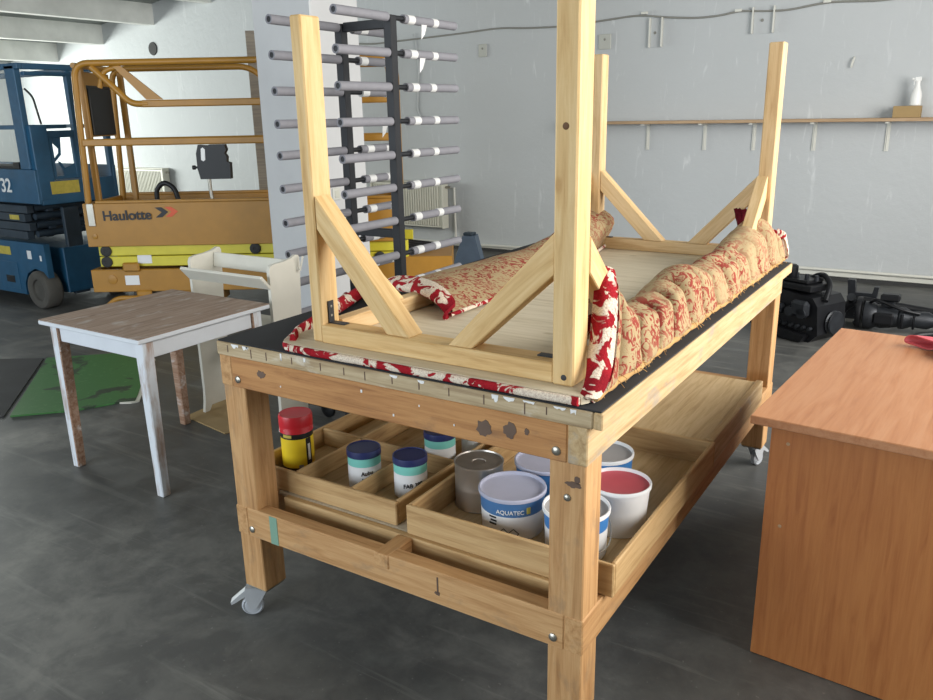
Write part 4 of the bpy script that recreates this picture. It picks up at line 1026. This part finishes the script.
def radiator(label, x0, x1, z0, z1):
    r = thing('radiator', label, 'radiator', ((x0+x1)/2,6.25,z0))
    bm = bmesh.new(); n = int((x1-x0-.08)/.034); add_box(bm, (x0+.02,6.185,z0+.01), (x1-.02,6.215,z1-.02), .003)
    for i in range(n):
        x = x0+.045+i*.034; add_box(bm, (x,6.176,z0+.03), (x+.018,6.1855,z1-.045), .003)
    mesh_obj('panel', bm, 'radiator', r)
    for x in (x0, x1-.025): box('side_cover', (x,6.17,z0), (x+.019,6.285,z1-.012), 'radiator', r)
    box('top_grille', (x0,6.168,z1-.0115), (x1,6.287,z1), 'radiator', r)
    for x in (x0+.15, x1-.15): box('wall_bracket', (x,6.2155,z0+.1), (x+.03,6.2995,z1-.1), 'radiator', r)
    tube('valve', [(x1-.03,6.235,z1-.06),(x1+.035,6.235,z1-.06),(x1+.055,6.235,z1-.06)], .014, 'bolt', r, 8)
    return r
radiator('white ribbed radiator on the back wall behind the drying rack', -4.45, -3.39, .235, .765)
radiator('white radiator on the back wall behind the ochre lift', -9.5, -8.3, .30, .83)
hp = tube('heating_pipe', round_path([(-3.30,6.27,.7),(-3.29,6.27,.06),(-1.4,6.27,.09),(4.2,6.27,.10)], .04, 4), .014, 'plastic_white', None, 8); tag(hp, 'thin white heating pipe running low along the back wall', 'pipe')
def plate(name, label, x, z, w, h, m='socket', cat='wall plate'):
    r = thing(name, label, cat, (x,6.3,z-h/2))
    box('plate', (x-w/2,6.286,z-h/2), (x+w/2,6.2995,z+h/2), m, r, .004)
    lathe('screw', [(0,-.003),(.010,-.003),(.012,0)], 'cable', r, (x,6.2858,z+h*.15), 12, 'Y')
    return r
plate('wall_plate', 'small grey plate on the back wall beside the drying rack', -2.91, 2.15, .10, .13)
plate('junction_box', 'square grey junction box above the rear left upturned leg', -1.515, 2.155, .13, .14, cat='junction box')
def open_frame(name, label, x, z, w, h):
    r = thing(name, label, 'bracket', (x,6.3,z-h/2))
    box('plate', (x-w/2+.0125,6.294,z-h/2), (x+w/2-.0125,6.2995,z+h/2), 'wall', r, .001)
    for s in (-1, 1): box('flange', (x+s*(w/2-.006)-.006,6.265,z-h/2), (x+s*(w/2-.006)+.006,6.2995,z+h/2), 'plastic_white', r, .001)
    lathe('screw', [(0,-.008),(.012,-.008),(.014,0)], 'cable', r, (x-.01,6.2938,z), 12, 'Y')
open_frame('channel_bracket', 'narrow white channel bracket under the wall cable', -1.0, 2.205, .13, .26)
open_frame('channel_bracket', 'wide white channel bracket above the rear right upturned leg', -.03, 2.245, .19, .22)
cpts = [(-6.0,2.42),(-5.2,2.36),(-4.4,2.30),(-3.26,2.335),(-2.7,2.36),(-2.35,2.335),(-2.0,2.325),(-1.6,2.345),(-1.17,2.372),(-.9,2.33),(-.6,2.303),(-.4,2.31),(-.248,2.336),(0,2.315),(.18,2.31),(.48,2.35),(.9,2.325),(1.3,2.36),(2.2,2.40),(4.2,2.42)]
cv = tube('wall_cable', round_path([(x,6.285,z) for x, z in cpts], .12, 4), .0085, 'cable', None, 6); tag(cv, 'thin grey cable strung across the back wall', 'cable')
for x, z in ((-1.12,2.385), (-.25,2.34), (.48,2.355)):
    cl = boxes('cable_clip', [((x-.03,6.272,z-.012),(x+.03,6.2995,z+.012))], 'plastic_white', None, .003)
    tag(cl, {-1.12: 'white cable clip above the narrow channel bracket', -.25: 'white cable clip left of the wide channel bracket', .48: 'rightmost white cable clip on the back wall'}[x], 'clip')
tube('drop_wire', round_path([(-3.80,6.29,2.38),(-3.76,6.29,2.0),(-3.80,6.29,1.55),(-3.70,6.29,1.42)], .05, 4), .005, 'wall', cv, 6)
vt = thing('wall_vent', 'dark oval hole with a metal collar high on the wall over the ochre lift', 'vent', (-8.34,6.3,2.38))
lathe('collar', [(.065,-.012),(.085,-.012),(.09,0),(.06,0)], 'dark_rubber', vt, (-8.34,6.298,2.47), 22, 'Y'); lathe('dark_opening', [(0,-.004),(.064,-.004),(.064,0)], 'black_plastic', vt, (-8.34,6.298,2.47), 22, 'Y')
hk = tube('wall_hook', [(.735,6.299,1.90),(.735,6.275,1.89),(.725,6.27,1.845),(.722,6.28,1.82)], .008, 'plastic_white', None, 6); tag(hk, 'tiny white hook on the bare back wall above the shelf', 'hook')
